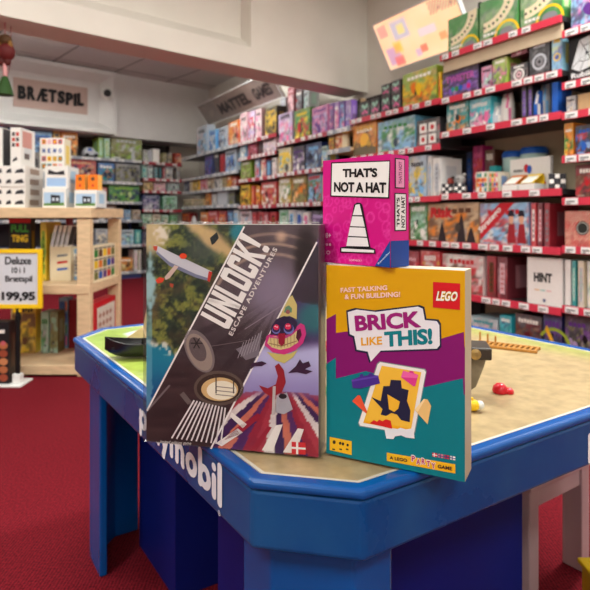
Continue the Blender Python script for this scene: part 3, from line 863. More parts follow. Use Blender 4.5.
# ------------------------------------------------------------------ odd-shaped goods on the right-hand shelves
def onwall(px, z, d=.1): t = rt(px, CF+d); p = RN*(CF+d)+RW*t; return Vector((p.x,p.y,z+.0006))
RZW = math.atan2(URW.y, URW.x)
def wpx(px, d=.1): p = onwall(px,0,d); return p.y/F       # metres per photo pixel (vertical) there
# silver bag of goods, third shelf
def pouch(px, bay, li, w, h, c, c2, label, d=.08):
    z = SH[bay][li]; mb = MB(); n = 8
    prof = [(0,.5),(.12,.95),(.5,1),(.85,.6),(1,.12)]
    rnd = random.Random(int(px))
    rings = []
    for v, th_ in prof:
        i = len(mb.v)
        for k in range(16):
            t = 2*math.pi*k/16; mb.v.append((w/2*(.86+.14*th_)*math.cos(t)*(1+.05*rnd.random()), .045*th_*math.sin(t), h*v))
        rings.append(i)
    for a, b in zip(rings, rings[1:]):
        for k in range(16):
            mb.f.append((a+k,a+(k+1)%16,b+(k+1)%16,b+k)); mb.c.append([mixc(col(c),col(c2),1 if (k+a//16)%5 == 0 else 0)]*4); mb.m.append(0)
    for a in (rings[0], rings[-1]): mb.f.append(tuple(a+k for k in range(16))); mb.c.append([col(c)]*16); mb.m.append(0)
    tag(mb.build('toy_bag', 'gloss', loc=onwall(px,z,d), rz=RZW, smooth=True), label, 'toy bag')
pouch(497.5,'R2',2,.085,.12,'silver','white','silver plastic toy bag standing right of the turquoise box')
pouch(508,'R2',2,.08,.19,'white','pink','white and pink glossy toy bag left of the two dark tubes',.1)
pouch(537.5,'R2',2,.07,.16,'blue','white','blue plastic toy bag right of the two dark tubes')
pouch(545.5,'R2',2,.065,.2,'silver','skyblue','tall silver toy bag beside the plain blue box',.12)
# wooden-shelf jar
def jar(px, z, r, h, body, lid, label, d=.06):
    e = empty('storage_jar', onwall(px,z,d), RZW, label=label, cat='jar')
    mb = MB(); mb.lathe([(r*.9,0),(r,.01),(r,h*.78),(r*.8,h*.86)], col(body)); mb.build('jar_body','gloss',e,smooth=True)
    mb = MB(); mb.lathe([(r*.88,h*.85),(r*.9,h),(r*.7,h*1.02)], col(lid)); mb.build('lid','gloss',e,smooth=True)
jar(346, SH['R4'][1], .035, .155, 'cream','yellow','small jar with a yellow lid on the wooden shelf')
# blue-lidded tubs on the toy shelf
for i, (px, r, h, lb) in enumerate(((514,.07,.27,'left one of two clear tubs with blue lids behind the white box'),(534,.08,.28,'right one of two clear tubs with blue lids, beside the orange box'))):
    e = empty('plastic_tub', onwall(px,SH['R2'][3],.3), RZW, label=lb, cat='tub', group='blue-lidded tubs on the toy shelf')
    mb = MB(); mb.lathe([(r*.85,0),(r*.9,.01),(r,h*.85)], mixc(PAL['silver'],PAL['mint'],.5)); mb.build('tub_body','gloss',e,smooth=True)
    mb = MB(); mb.lathe([(r*1.05,h*.85),(r*1.07,h*.93),(r*.9,h)], PAL['blue']); mb.build('lid','gloss',e,smooth=True)
# boxes and trays on the toy shelf
ztoy = SH['R2'][3]
def toybox(px0, px1, yt, dfr, dep, c1, c2, c3, st, label, z=None, cat='toy box', extra=None, tilt=0):
    z = ztoy if z is None else z; t0, t1 = rt(px0,CF+dfr), rt(px1,CF+dfr); P = RN*(CF+dfr)+RW*t0; D = (RN*(CF+dfr)+RW*((t0+t1)/2)).y
    h = CH+(HY-yt)*D/F-z; return gamebox(Vector((P.x,P.y,z+.0006)), RZW, t0-t1-.004, h, dep, c1, c2, c3, st, label, cat, 'toys on the crowded shelf', random.Random(int(px0*7)), name='toy_box', extra=extra)
def heart(mb, w, h):
    mb.disc(w*.42,h*.7,w*.06,h*.13,'red',-.001,12); mb.disc(w*.5,h*.66,w*.06,h*.13,'blue',-.0014,12); mb.disc(w*.68,h*.4,w*.04,h*.08,'blue',-.001,10)
    for i in range(5): mb.poly([(w*(.1+.05*i),h*.6),(w*(.135+.05*i),h*.6),(w*(.135+.05*i),h*.68),(w*(.1+.05*i),h*.68)], 'charcoal', -.001)
    mb.poly([(w*.5,h*.2),(w*.9,h*.2),(w*.9,h*.28),(w*.5,h*.28)], (215,80,60), -.001)
toybox(510,551,158,.15,.025,'white','silver','grey','plain','wide white toy display box with a red and blue mark on the toy shelf', extra=heart)
toybox(473,483,146,.26,.1,'magenta','pink','red','cover','tall pink and red toy box standing at the back of the toy shelf')
toybox(485,495,150,.26,.1,'brown','maroon','charcoal','cover','brown toy box standing at the back of the toy shelf')
toybox(466.5,472,152,.3,.08,'navy','blue','grey','shelfspine','narrow navy toy box at the back of the toy shelf')
toybox(476,488,172,.03,.1,'white','yellow','orange','tiles','small box with coloured squares at the front of the toy shelf')
toybox(489,499,172,.03,.1,'cream','blue','yellow','tiles','cream tile box beside a similar white one on the toy shelf')
toybox(489.5,497,166,.16,.05,'teal','turquoise','white','plain','small teal box standing behind the tile boxes')
for a, b, c, lb in ((502,517,'orange','open white tray of cards with an orange back on the toy shelf'),(518.5,534,'yellow','open white tray of cards with a yellow back on the toy shelf')):
    t0, t1 = rt(a,CF+.03), rt(b,CF+.03); P = RN*(CF+.03)+RW*t0; w = t0-t1; e = empty('card_tray', Vector((P.x,P.y,ztoy+.0006)), RZW, label=lb, cat='card tray')
    mb = MB(); mb.prism([(0,0),(w,0),(w*.96,.1),(w*.04,.1)], 0, .04, PAL['white']); mb.build('tray','card',e)
    mb = MB(); mb.face([(w*.06,.0,.042),(w*.94,.0,.042),(w*.94,.09,.1),(w*.06,.09,.1)], col(c)); mb.face([(w*.06,.09,.1),(w*.94,.09,.1),(w*.94,.1,.1),(w*.06,.1,.1)], col(c)); mb.face([(w*.06,.1,.041),(w*.06,.1,.1),(w*.94,.1,.1),(w*.94,.1,.041)], col(c))
    mb.face([(w*.14,-.001,.046),(w*.86,-.001,.046),(w*.86,.07,.088),(w*.14,.07,.088)], (235,235,225)); mb.build('card_stack','card',e)
# cube puzzles
def cube(px, s, z, rz, label, d=.05):
    mb = MB(); mb.box((-s/2,-s/2,0),(s/2,s/2,s), (20,20,22)); n = 3; g = s/n
    cols = ['white','black','white','silver','green','red']
    for f_ in range(4):
        m4 = Matrix.Rotation(f_*math.pi/2, 3, 'Z')
        for i in range(n):
            for j in range(n):
                x0 = -s/2+g*i+g*.1; z0 = g*j+g*.1
                mb.face([tuple(m4 @ Vector(p)) for p in ((x0,-s/2-.0006,z0),(x0+g*.8,-s/2-.0006,z0),(x0+g*.8,-s/2-.0006,z0+g*.8),(x0,-s/2-.0006,z0+g*.8))], PAL['white'] if (i+j)%2 else PAL['charcoal'])
    tag(mb.build('puzzle_cube','gloss',loc=onwall(px,z,d),rz=RZW+rz), label, 'puzzle cube', 'black and white puzzle cubes')
cube(557.5,.085,SH['R2'][3],.6,'black and white chequered puzzle cube at the right end of the toy shelf')
cube(449,.07,SH['R2'][3],.4,'black and white puzzle cube at the left end of the toy shelf',.04)
cube(459,.07,SH['R2'][3],.9,'second black and white puzzle cube, right of the left end one',.04)
# plush toys
def plush(px, z, s, c, c2, label, d=.12):
    e = empty('plush_toy', onwall(px,z,d), RZW, label=label, cat='plush toy')
    def ball(o, r, sz=1): 
        m_ = MB(); m_.lathe([(r*math.sin(math.pi*k/10)+.0005, -r*sz*math.cos(math.pi*k/10)) for k in range(11)], c, 16, o); return m_
    b = ball((0,0,s*.42), s*.42, .98); b.build('body','matte',e,smooth=True)
    h_ = ball((0,-s*.05,s*1.05), s*.36); h_.c = [[c2]*len(x) for x in h_.c]; h_.build('head','matte',e,smooth=True)
    for k in (-1,1):
        q = ball((k*s*.3,0,s*1.38), s*.13); q.build('ear','matte',e,smooth=True)
        q = ball((k*s*.13,-s*.38,s*1.1), s*.05); q.c = [[(15,15,15)]*len(x) for x in q.c]; q.build('eye','gloss',e,smooth=True)
plush(461, ztoy, .1, (210,205,200), (225,222,218), 'white plush toy sitting behind the puzzle cubes', .2)
plush(450, ztoy, .085, (60,40,36), (150,60,50), 'dark brown plush toy at the left of the toy shelf', .12)
# toy on the top shelf of the blue unit
P = back(bcol(90,.08),.08); e = empty('toy_car', Vector((P.x,P.y,SH['BL'][0]+.001)), math.atan2(BD.y,BD.x), label='white and blue toy car in the gap on the top blue shelf', cat='toy car')
mb = MB(); mb.prism([(-.1,.03),(.1,.03),(.11,.07),(.055,.085),(.02,.13),(-.06,.13),(-.09,.08)],-.05,.05,PAL['silver'],M4=Matrix.Rotation(R(90),4,'X')); mb.build('car_body','gloss',e)
for x in (-.06,.06):
    for y in (-.05,.05):
        mb = MB(); mb.tube([(x,y-.012,.028),(x,y+.012,.028)],.027,(20,20,24),12); mb.build('wheel','gloss',e)
mb = MB(); mb.prism([(-.05,.087),(.015,.087),(.0,.12),(-.045,.12)],-.0512,.0512,PAL['blue'],M4=Matrix.Rotation(R(90),4,'X')); mb.build('window','gloss',e)
# white round plate-like toy in the corner
p = onwall(194.5, SH['M3'][4], .06); mb = lathe_y([(.001,0),(.09,0),(.1,.008),(.09,.015),(.001,.018)], (225,225,225)); mb.v = [(x,y,z+.1) for x,y,z in mb.v]
tag(mb.build('toy_disc','gloss',loc=p,rz=RZW,smooth=True), 'round white disc standing on the corner shelf among red boxes', 'toy disc')
# second tier boxes above the M1 top shelf
t0, t1 = rt(279,2.92), rt(313,2.92); P = RN*2.92+RW*t0; mb = MB(); mb.box((0,0,1.9),(t0-t1,.28,1.925)); 
for x in (.1, t0-t1-.12): mb.prism([(.0,1.9),(.28,1.78),(.28,1.9)],x,x+.02,M4=Matrix(((0,0,1,0),(1,0,0,0),(0,1,0,0),(0,0,0,1))))
tag(mb.build('wall_shelf','metal',loc=P,rz=RZW),'short dark bracket shelf above the unit left of the pink box','shelf')
for i,(a,b,zt,c1,c2,c3) in enumerate(((280,286,99,'grey','silver','lilac'),(288,294.5,88,'crimson','rose','maroon'),(296,302,90,'charcoal','red','grey'),(304,309,95,'silver','mint','grey'))):
    t0, t1 = rt(a,2.94), rt(b,2.94); P = RN*2.94+RW*t0; h = CH+(HY-zt)*P.y/F-1.9256
    gamebox(Vector((P.x,P.y,1.9256)), RZW, t0-t1-.006, max(h,.2), .12, c1, c2, c3, 'cover', f'{c1} box with {c2} print, {ORD[i] if i < 3 else "rightmost"} on the short bracket shelf by the beam', 'board game', 'boxes on the short bracket shelf', random.Random(60+i))

# ================================================================== CANOPIES
def canopy(px0, px1, c0, z0, lean, dz, mat, fn, label, thick=.03, name='shelf_canopy', cut=.0, ex=None):
    t0, t1 = rt(px0, c0), rt(px1, c0); Lx = t0-t1; org = RN*c0+RW*t0; org.z = z0
    H = math.hypot(lean, dz); a = math.atan2(lean, dz)
    e = empty(name, org, RZW, label=label, cat='canopy sign')
    mb = MB(); nx, nz = 60, 20
    mb.grid(Lx, H, nx, nz, lambda x, z: fn(x/Lx, z/H))
    if ex: ex(mb, Lx, H)
    R3 = Matrix.Rotation(a, 3, 'X')
    mb.v = [tuple(R3 @ Vector(v)) for v in mb.v]
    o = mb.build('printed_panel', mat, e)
    mb = MB(); mb.box((-.012,.001,-.012),(Lx+.012,thick,H+.012)); 
    for b_ in (((-.012,-.006,-.012),(0,.001,H+.012)),((Lx,-.006,-.012),(Lx+.012,.001,H+.012)),((0,-.006,-.012),(Lx,.001,0)),((0,-.006,H),(Lx,.001,H+.012))): mb.box(*b_)
    mb.v = [tuple(R3 @ Vector(v)) for v in mb.v]; mb.build('casing', 'panelwhite', e)
    return e
def cwarm(u, v):
    c = mixc((250,214,176),(252,196,150),fbm(u*5,v*2,3))
    for (a,b,r1,r2,cc) in ((.3,.72,.12,.22,(176,180,205)),(.31,.72,.05,.1,(245,215,120)),(.12,.25,.1,.22,(190,150,190)),(.2,.4,.06,.12,(245,180,70)),(.17,.12,.07,.1,(235,110,100)),(.08,.8,.07,.14,(225,150,140)),(.85,.85,.15,.14,(150,120,105)),(.5,.2,.05,.1,(225,110,90)),(.6,.5,.12,.08,(235,200,215)),(.75,.3,.05,.1,(250,150,100)),(.42,.15,.04,.08,(200,170,200))):
        q = max(abs(u-a)/r1, abs(v-b)/r2)
        if q < 1: c = mixc(c, cc, .8*sst(1,.7,q) if (a != .85) else (.8 if int(u*60+v*20)%2 else .1))
    return tuple(c)
canopy(391, 472, 3.0, 2.05, .182, .33, 'glowsign', cwarm, 'peach canopy sign brightened by emission with faint toy pictures leaning over the right shelves', name='emissive_canopy')
def cdark(u, v):
    c = mixc((152,134,124),(118,104,98), fbm(u*7,v*2,9))
    if u < .25: c = mixc((120,112,108),(160,146,136), fbm(u*14,v*4,5))
    return tuple(c)
def scrawl(mb, Lx, H):
    rtext(mb, 'MATTEL', Lx*.27, H*.22, Lx*.42, H*.5, (46,36,36), .06, y=-.002); rtext(mb, 'GAMES', Lx*.74, H*.22, Lx*.2, H*.5, (46,36,36), .05, y=-.002)
canopy(208.3, 283, 2.95, 2.149, .164, .239, 'card', cdark, 'dim grey-brown canopy sign with dark scrawled letters above the middle shelves', ex=scrawl)

# ================================================================== PLAY TABLE
U_, V_, c_ = .963, 1.098, .092
OCT = [(c_,0),(U_-c_,0),(U_,c_),(U_,V_-c_),(U_-c_,V_),(c_,V_),(0,V_-c_),(0,c_)]
def inset(poly, d):
    n = len(poly); out = []
    for i in range(n):
        p0, p1, p2 = Vector(poly[i-1]), Vector(poly[i]), Vector(poly[(i+1)%n])
        d1 = (p1-p0).normalized(); d2 = (p2-p1).normalized(); n1 = Vector((-d1.y,d1.x)); n2 = Vector((-d2.y,d2.x))
        k = d/(1+n1.dot(n2)); q = p1+(n1+n2)*k; out.append((q.x,q.y))
    return out
TRZ = math.atan2(UD.y, UD.x)
table = empty('play_table', TO, TRZ, label='blue eight-sided toy play table with sand printed top carrying the three games', cat='play table')
def ringpr(mb, outer, inner, z0, z1, c=(128,)*3):
    n = len(outer)
    i = len(mb.v)
    for P, z in ((outer,z0),(outer,z1),(inner,z1),(inner,z0)): mb.v += [(p[0],p[1],z) for p in P]
    for k in range(n):
        j = (k+1)%n
        for a, b in ((0,1),(1,2),(2,3),(3,0)):
            mb.f.append((i+a*n+k, i+a*n+j, i+b*n+j, i+b*n+k)); mb.c.append([c]*4); mb.m.append(0)
mb = MB(); ringpr(mb, inset(OCT,.002), inset(OCT,.022), TZ-.083, TZ-.012); apron = mb.build('apron', 'apron', table, bevel=.006, seg=3)
mb = MB(); ringpr(mb, inset(OCT,-.002), inset(OCT,.02), TZ-.013, TZ); mb.build('rim', 'blue', table, bevel=.006, seg=4)
mb = MB(); ringpr(mb, inset(OCT,.02), inset(OCT,.0245), TZ-.014, TZ-.0022); mb.build('white_edging', 'edging', table)
I = inset(OCT,.0238); x0 = min(p[0] for p in I); x1 = max(p[0] for p in I); y0 = min(p[1] for p in I); y1 = max(p[1] for p in I)
def topcol(x, y):
    s = (170,148,110); g = (112,148,44)
    ed = min(x, U_-x, V_-y)              # distance from the far and side edges
    nz = fbm(x*9,y*9,4)
    t = max(sst(.42,.74, y+.5*max(0,.25-x)+.12*(nz-.5))*sst(.62,.3,x), sst(.10,.03, V_-y), sst(.13,.02, U_-x+.05*(nz-.5)))
    gg = mixc(g,(150,170,70), nz)
    if x > .5: gg = mixc(gg,(150,160,80), .3)
    c = mixc(s, gg, t*(1 if x < .5 else .6))
    # printed pale blue lake near the left corner
    d = math.hypot((x-.26)/.14, (y-.98)/.055)
    if d < 1: c = (205,222,235)
    c = mixc(c, (236,206,150), .25*sst(.3,.9,fbm(x*4,y*4,8)))
    return tuple(c)
mb = MB(); nx = 80
def inoct(p, P): return all((P[(k+1)%8][0]-P[k][0])*(p[1]-P[k][1])-(P[(k+1)%8][1]-P[k][1])*(p[0]-P[k][0]) >= 0 for k in range(8))
# cut the octagon into strips so that its printed colour can vary
def span(y):
    xs = []
    for k in range(8):
        (ax,ay),(bx_,by) = I[k], I[(k+1)%8]
        if (ay-y)*(by-y) <= 0 and ay != by: xs.append(ax+(bx_-ax)*(y-ay)/(by-ay))
    return (min(xs), max(xs)) if xs else (None,None)
ys = sorted(set([p[1] for p in I]+[y0+(y1-y0)*k/60 for k in range(61)]))
ys = [y for k,y in enumerate(ys) if k == 0 or y-ys[k-1] > 1e-5]
for a, b in zip(ys, ys[1:]):
    a0, a1 = span(a+1e-6); b0, b1 = span(b-1e-6)
    for k in range(50):
        q = [(a0+(a1-a0)*k/50, a), (a0+(a1-a0)*(k+1)/50, a), (b0+(b1-b0)*(k+1)/50, b), (b0+(b1-b0)*k/50, b)]
        i = len(mb.v); mb.v += [(x,y,TZ-.003) for x,y in q]; mb.f.append((i,i+1,i+2,i+3)); mb.c.append([topcol(*p) for p in q]); mb.m.append(0)
mb.prism(I, TZ-.02, TZ-.0035, (150,120,80))
mb.build('table_top', 'sand', table)
# legs: bent plates under the four cut corners
LI = inset(OCT,.035)
def legplate(ia, ib, wa, wb, name='leg'):
    pa, pb = Vector(LI[ia]), Vector(LI[ib]); pc_, pd = Vector(LI[(ia-1)%8]), Vector(LI[(ib+1)%8])
    A = pa+(pc_-pa).normalized()*wa; B = pb+(pd-pb).normalized()*wb
    path = [A, pa, pb, B]; t = .018
    ctr = Vector((U_/2,V_/2))
    P = [(p.x,p.y) for p in path]
    def off(path, d):
        out = []
        for k, p in enumerate(path):
            ds = []
            if k > 0: ds.append((p-path[k-1]).normalized())
            if k < len(path)-1: ds.append((path[k+1]-p).normalized())
            ns = [Vector((-q.y,q.x)) for q in ds]
            n = ns[0] if len(ns) == 1 else (ns[0]+ns[1])/(1+ns[0].dot(ns[1]))
            out.append(p+n*d)
        return out
    Q = off(path, t)
    mb = MB(); mb.prism(P+[(q.x,q.y) for q in Q][::-1], .0, TZ-.0125)
    return mb.build(name, 'blue', table, bevel=.004)
# corners: 7->0 front, 1->2 right, 3->4 far, 5->6 left
legplate(7,0,.07,.06); legplate(1,2,.07,.07); legplate(3,4,.07,.07); legplate(5,6,.07,.10)
# brand lettering on both front aprons
def strokes(pl, wd):
    out = []
    for L in pl:
        for (x0,y0),(x1,y1) in zip(L, L[1:]):
            l = math.hypot(x1-x0,y1-y0) or 1; nx_, ny_ = -(y1-y0)/l*wd/2, (x1-x0)/l*wd/2
            out.append([(x0-nx_,y0-ny_),(x1-nx_,y1-ny_),(x1+nx_,y1+ny_),(x0+nx_,y0+ny_)])
        for x, y in L: out.append([(x+wd/2*math.cos(2*math.pi*k/12), y+wd/2*math.sin(2*math.pi*k/12)) for k in range(12)])
    return out
def arc(cx, cy, rx, ry, a0, a1, n=12): return [(cx+rx*math.cos(a0+(a1-a0)*k/n), cy+ry*math.sin(a0+(a1-a0)*k/n)) for k in range(n+1)]
O_ = lambda: [arc(.26,.31,.2,.23,0,2*math.pi,16)]
PM = {'p':(.58,[[(.06,.54),(.06,-.2)]]+O_()), 'l':(.2,[[(.06,.0),(.06,.92)]]), 'a':(.58,O_()+[[(.46,.54),(.46,.06)]]),
 'y':(.54,[[(.05,.55),(.24,.08)],[(.43,.55),(.16,-.2)]]), 'm':(.84,[[(.06,.06),(.06,.54)],arc(.22,.38,.16,.18,math.pi,0,8)+[(.38,.06)],arc(.54,.38,.16,.18,math.pi,0,8)+[(.70,.06)]]),
 'o':(.6,O_()), 'b':(.58,[[(.06,.92),(.06,.06)]]+O_()), 'i':(.2,[[(.06,.06),(.06,.54)],[(.06,.78),(.06,.8)]])}
def playtext(mb, P):      # P maps (0..1, 0..1) to a point on the apron
    tot = sum(PM[ch][0]+.045 for ch in 'playmobil'); x = 0; k = 0
    for ch in 'playmobil':
        wl, pl = PM[ch]
        for q in strokes(pl, .19):
            mb.face([P((x+.08+a_)/tot, (b_+.3)/1.3, k) for a_, b_ in q], (228,230,236)); k = (k+1)%40
        x += wl+.045
fL = Face(TO + VD*(V_-c_) + Vector((0,0,TZ-.083)), -VD, V_-2*c_, .07)
mb = MB(); a = fL.px(138,432)[0]; b = fL.px(221.5,500)[0]
def tl(u, v, k=0): return (.0014-.000012*k, (V_-c_)-u, TZ-.083+v)
playtext(mb, lambda u, v, k: tl(a+(b-a)*u, .004+.066*v, k))
mb.tris(text('®', .01), lambda u, v: tl(b-.012+.007*u, .003+.007*v, 40), (228,230,236))
mb.build('brand_lettering', 'matte', table)
mb = MB(); fR = Face(TO+UD*c_+Vector((0,0,TZ-.083)), UD, U_-2*c_, .07); a2 = fR.px(588,450)[0]
playtext(mb, lambda u, v, k: (c_+a2+.28*u, .0014-.000012*k, TZ-.083+.004+.066*v)); mb.build('brand_lettering', 'matte', table)
# storage bins under the table
def tbox(name, u0,u1,v0,v1,z0,z1, mat, label, cat, **k):
    mb = MB(); P = [(u0,v0),(u1,v0),(u1,v1),(u0,v1)]; mb.prism(P, z0, z1)
    o = mb.build(name, mat, loc=TO, rz=TRZ, bevel=.008, **k); return tag(o, label, cat)
def bin_(u0,u1,v0,v1,h,mat,label):
    e = empty('storage_bin', TO+UD*(u0)+VD*(v0), TRZ, label=label, cat='storage bin'); w = u1-u0; d = v1-v0
    mb = MB(); ringpr(mb, [(0,0),(w,0),(w,d),(0,d)], [(.012,.012),(w-.012,.012),(w-.012,d-.012),(.012,d-.012)], 0.002, h); mb.prism([(.01,.01),(w-.01,.01),(w-.01,d-.01),(.01,d-.01)],.002,.016); mb.build('tub', mat, e)
    mb = MB(); ringpr(mb, [(-.01,-.01),(w+.01,-.01),(w+.01,d+.01),(-.01,d+.01)], [(.013,.013),(w-.013,.013),(w-.013,d-.013),(.013,d-.013)], h, h+.015); mb.build('bin_rim', mat, e)
bin_(.155,.44,.72,.97,.43,'darkblue','purple-blue storage bin standing deep under the table')
bin_(.13,.615,.17,.45,.43,'darkblue','dark blue storage bin under the front right of the table')

# ================================================================== GAMES ON THE TABLE
def place_front(blx, bly, brx, bry, zb):
    Da = (CH-zb)*F/(bly-HY); Db = (CH-zb)*F/(bry-HY); A = Vector(((blx-CX)/F*Da, Da, zb)); B = Vector(((brx-CX)/F*Db, Db, zb)); return A, B
# ---- large grey escape game
A, B = place_front(146.5,441,318.5,457,TZ+.0008); w = (B-A).length; hU = .2895; f = Face(A, B-A, w, hU)
L1 = lambda y: 245-.5294*(y-226)
L2 = lambda y: 316.5-.517*(y-242)
def ucol(x, z):
    X, Y = f.topx(x, z)
    if X < L1(Y):
        n = fbm(X/9,Y/9,1); n2 = fbm(X/22+3,Y/22,2); n3 = vnoise(X/3.2,Y/3.2,5)
        c = mixc((40,54,44),(126,130,62), sst(.38,.66,n)); c = mixc(c, mixc(c,(20,28,26),.55), sst(.5,.7,n3)); c = mixc(c,(88,70,52), sst(.5,.75,n2)*.7); c = mixc(c,(150,150,70), sst(.62,.85,n3*n*1.6)*.6)
        c = mixc(c,(62,80,78), sst(26,6,math.hypot((X-205)/1.3,Y-248))*.7)
        c = mixc(c,(206,184,140), sst(22,8,math.hypot(X-152,(Y-236)*.9)+8*(n-.5))*.9)
        c = mixc(c,(222,212,200), sst(10,3,math.hypot(X-163,Y-234)+10*(n3-.5))*.9)
        c = mixc(c,(214,180,128), sst(16,6,abs((X-214)*.55-(Y-241)*.75)*1.3+ .25*abs(X-214)+8*(n-.5))*.85*(1 if Y < 262 else 0))
        c = mixc(c,(40,120,135), sst(12,4,math.hypot(X-238,(Y-232)*.9)))
        c = mixc(c,(150,185,190), sst(9,3,abs(X-150)+.2*abs(Y-285)+5*(n3-.5)))
        # sea
        e = (X-152)*-.25 + (Y-348) + 26*(n2-.5) - .5*max(0,X-160)
        e = Y-(342+ .45*(X-148)) + 22*(n2-.5)
        sea = mixc((24,120,150),(16,60,124), sst(355,415,Y)); c = mixc(c, sea, sst(-3,4,e))
        c = mixc(c,(216,214,200), sst(7,1,abs(e-1))*sst(.35,.6,n3)*.9)
        if X < 152 + 3*(n-.5): c = mixc(c, (110,165,185), .6*sst(290,330,Y))
        return tuple(c)
    if X < L2(Y):
        n = fbm(X/14,Y/14,21)
        c = mixc((74,62,66),(98,84,92), n)
        c = mixc(c,(150,136,164), .7*sst(44,8,math.hypot(X-272,(Y-290)*.9)))
        r = math.hypot((X-272)*.9, Y-308); k = abs(r-62)
        for rr, ww, s_ in ((54,2.6,.6),(64,2.2,.7),(74,2.5,.5)):
            c = mixc(c,(196,166,146), s_*sst(ww,.4,abs(r-rr)) if Y < 285 else 0)
        c = mixc(c,(230,190,160), .7*sst(9,1,math.hypot(X-281,Y-237)))
        c = mixc(c,(34,26,30), .9*sst(16,6,math.hypot((X-306)*1.0,(Y-262)*.33)))
        # rays of the track
        if Y > 300:
            ang = math.atan2(Y-296, X-282); c = mixc(c,(48,38,44), .45*(math.sin(ang*26)>.5)*sst(300,330,Y)); c = mixc(c,(40,30,36), .5*sst(312,345,Y)*sst(280,235,X))
        low = sst(352,372,Y-.25*(X-190)); c = mixc(c, mixc((44,30,34),(72,52,54),vnoise((X+Y*.4)/30,Y/5,3)), low*.9)
        return tuple(c)
    # right band
    n = fbm(X/10,Y/10,31)
    if Y < 300 + .2*(X-290): 
        c = mixc((44,38,46),(66,54,72),n); c = mixc(c,(44,100,104), sst(20,6,math.hypot(X-312,Y-318)))
        c = mixc(c,(110,80,130), .8*sst(8,2,math.hypot(X-318,Y-240))); return tuple(c)
    c = mixc((58,44,84),(84,66,112),n); c = mixc(c,(46,110,116), .9*sst(24,8,math.hypot(X-314,Y-318)))
    hor = 391+.12*(X-270)**2/60
    c = mixc(c, mixc((182,180,222),(140,128,182), sst(355,400,Y)), sst(342,356,Y+.15*abs(X-290)))
    if Y > hor:
        ang = math.atan2(Y-376, (X-283)*.8); m = (ang*7.2) % 1; k = int(ang*7.2)
        pal = [(160,40,58),(86,44,100),(214,120,96),(60,36,84),(236,226,220),(178,56,70)]
        i = int(ang*9.3+.18*math.floor((Y-390)/16)) % 6; c = pal[i]
        c = mixc(c,(60,30,60), .25*n); c = mixc(c,(140,90,130), .7*sst(8,0,Y-hor))
    return tuple(c)
mb = MB(); dU = .055
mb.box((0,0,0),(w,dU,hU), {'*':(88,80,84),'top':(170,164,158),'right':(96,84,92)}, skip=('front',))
mb.grid(w, hU, 130, 164, ucol)
def P_(L, c, y=-.0006): mb.poly(f.pts(L), c, y)
def line(x0,y0,x1,y1,wd,c,y=-.0008):
    dx, dy = x1-x0, y1-y0; l = math.hypot(dx,dy); nx_, ny_ = -dy/l*wd/2, dx/l*wd/2
    P_([(x0+nx_,y0+ny_),(x1+nx_,y1+ny_),(x1-nx_,y1-ny_),(x0-nx_,y0-ny_)], c, y)
def E_(cx, cy, rx, ry, c, y=-.0008, rot=0, n=24):
    P_([(cx+rx*math.cos(t)*math.cos(rot)-ry*math.sin(t)*math.sin(rot), cy+rx*math.cos(t)*math.sin(rot)+ry*math.sin(t)*math.cos(rot)) for t in [2*math.pi*k/n for k in range(n)]], c, y)
WH = (236,232,230)
line(244.5,226.5,147.2,410.5,1.7,WH); line(317,242,211,448.5,1.7,WH)
# glider
P_([(154.5,245),(158,246),(212,271.5),(209,281),(196,277.5),(170,266),(157,254)], (196,196,206)); P_([(157,251),(170,262),(196,274),(210,278.5),(209,281),(196,277.5),(170,266),(157,254)], (120,124,150), -.0009)
P_([(209,271),(212.5,272),(210,282),(207.5,280.5)], (190,52,42), -.001); P_([(153.5,246),(158,246),(157,251),(154,249.5)], (196,80,60), -.001)
E_(183.5,256,3.6,2.8,(226,70,36),-.0012); P_([(175,265),(179,266.5),(170,278),(166,280),(165,277)], (206,180,170), -.0012)
P_([(156,280),(160,277),(165,278.5),(163,282),(158,283.5)], (222,70,44), -.0013); P_([(170,283),(174,284),(173,288),(170,286)], (170,70,50), -.0008)
# bird-like dark shape on the cliff
P_([(210,238),(217,232),(219,238),(215,243),(212,245)], (40,48,50))
# big title, built from block strokes
o0 = Vector((228.7,330)); ax = Vector((43.6,-86)); up = Vector((-28,-15.3))
def TP(u, v): p = o0+ax*u+up*v; return (p.x,p.y)
LT = {'U':[[(0,1),(0,.12),(.12,0),(.88,0),(1,.12),(1,1),(.66,1),(.66,.2),(.34,.2),(.34,1)]],
 'N':[[(0,0),(0,1),(.3,1),(.34,.98),(.34,0)],[(.1,1),(.36,1),(.9,0),(.64,0)],[(.66,0),(.66,1),(1,1),(1,0)]],
 'L':[[(0,0),(0,1),(.36,1),(.36,.2),(1,.2),(1,0)]],
 'O':[[(0,.12),(0,.88),(.12,1),(.5,1),(.5,.8),(.34,.8),(.34,.2),(.5,.2),(.5,0),(.12,0)],[(1,.12),(1,.88),(.88,1),(.5,1),(.5,.8),(.66,.8),(.66,.2),(.5,.2),(.5,0),(.88,0)]],
 'C':[[(0,.12),(0,.88),(.12,1),(.88,1),(1,.88),(1,.66),(.66,.66),(.66,.8),(.34,.8),(.34,.2),(.66,.2),(.66,.34),(1,.34),(1,.12),(.88,0),(.12,0)]],
 'K':[[(0,0),(0,1),(.34,1),(.34,0)],[(.34,.42),(.34,.62),(.66,1),(1,1),(.56,.52),(1,0),(.66,0)]],
 '!':[[(.2,.3),(.0,1),(.9,1),(.7,.3)],[(.15,0),(.0,.1),(.15,.2),(.75,.2),(.9,.1),(.75,0)]]}
u0 = 0
for ch, wch in zip('UNLOCK!', (.142,.158,.118,.142,.142,.15,.085)):
    for pol in LT[ch]: P_([TP(u0+wch*.92*a, b) for a, b in pol], WH, -.0012)
    u0 += wch+.006
ptext(mb, f, 'ESCAPE ADVENTURES', (232.6,336), (278,249), (228.6,333.8), (226,218,216), .03, 1.25, -.001)
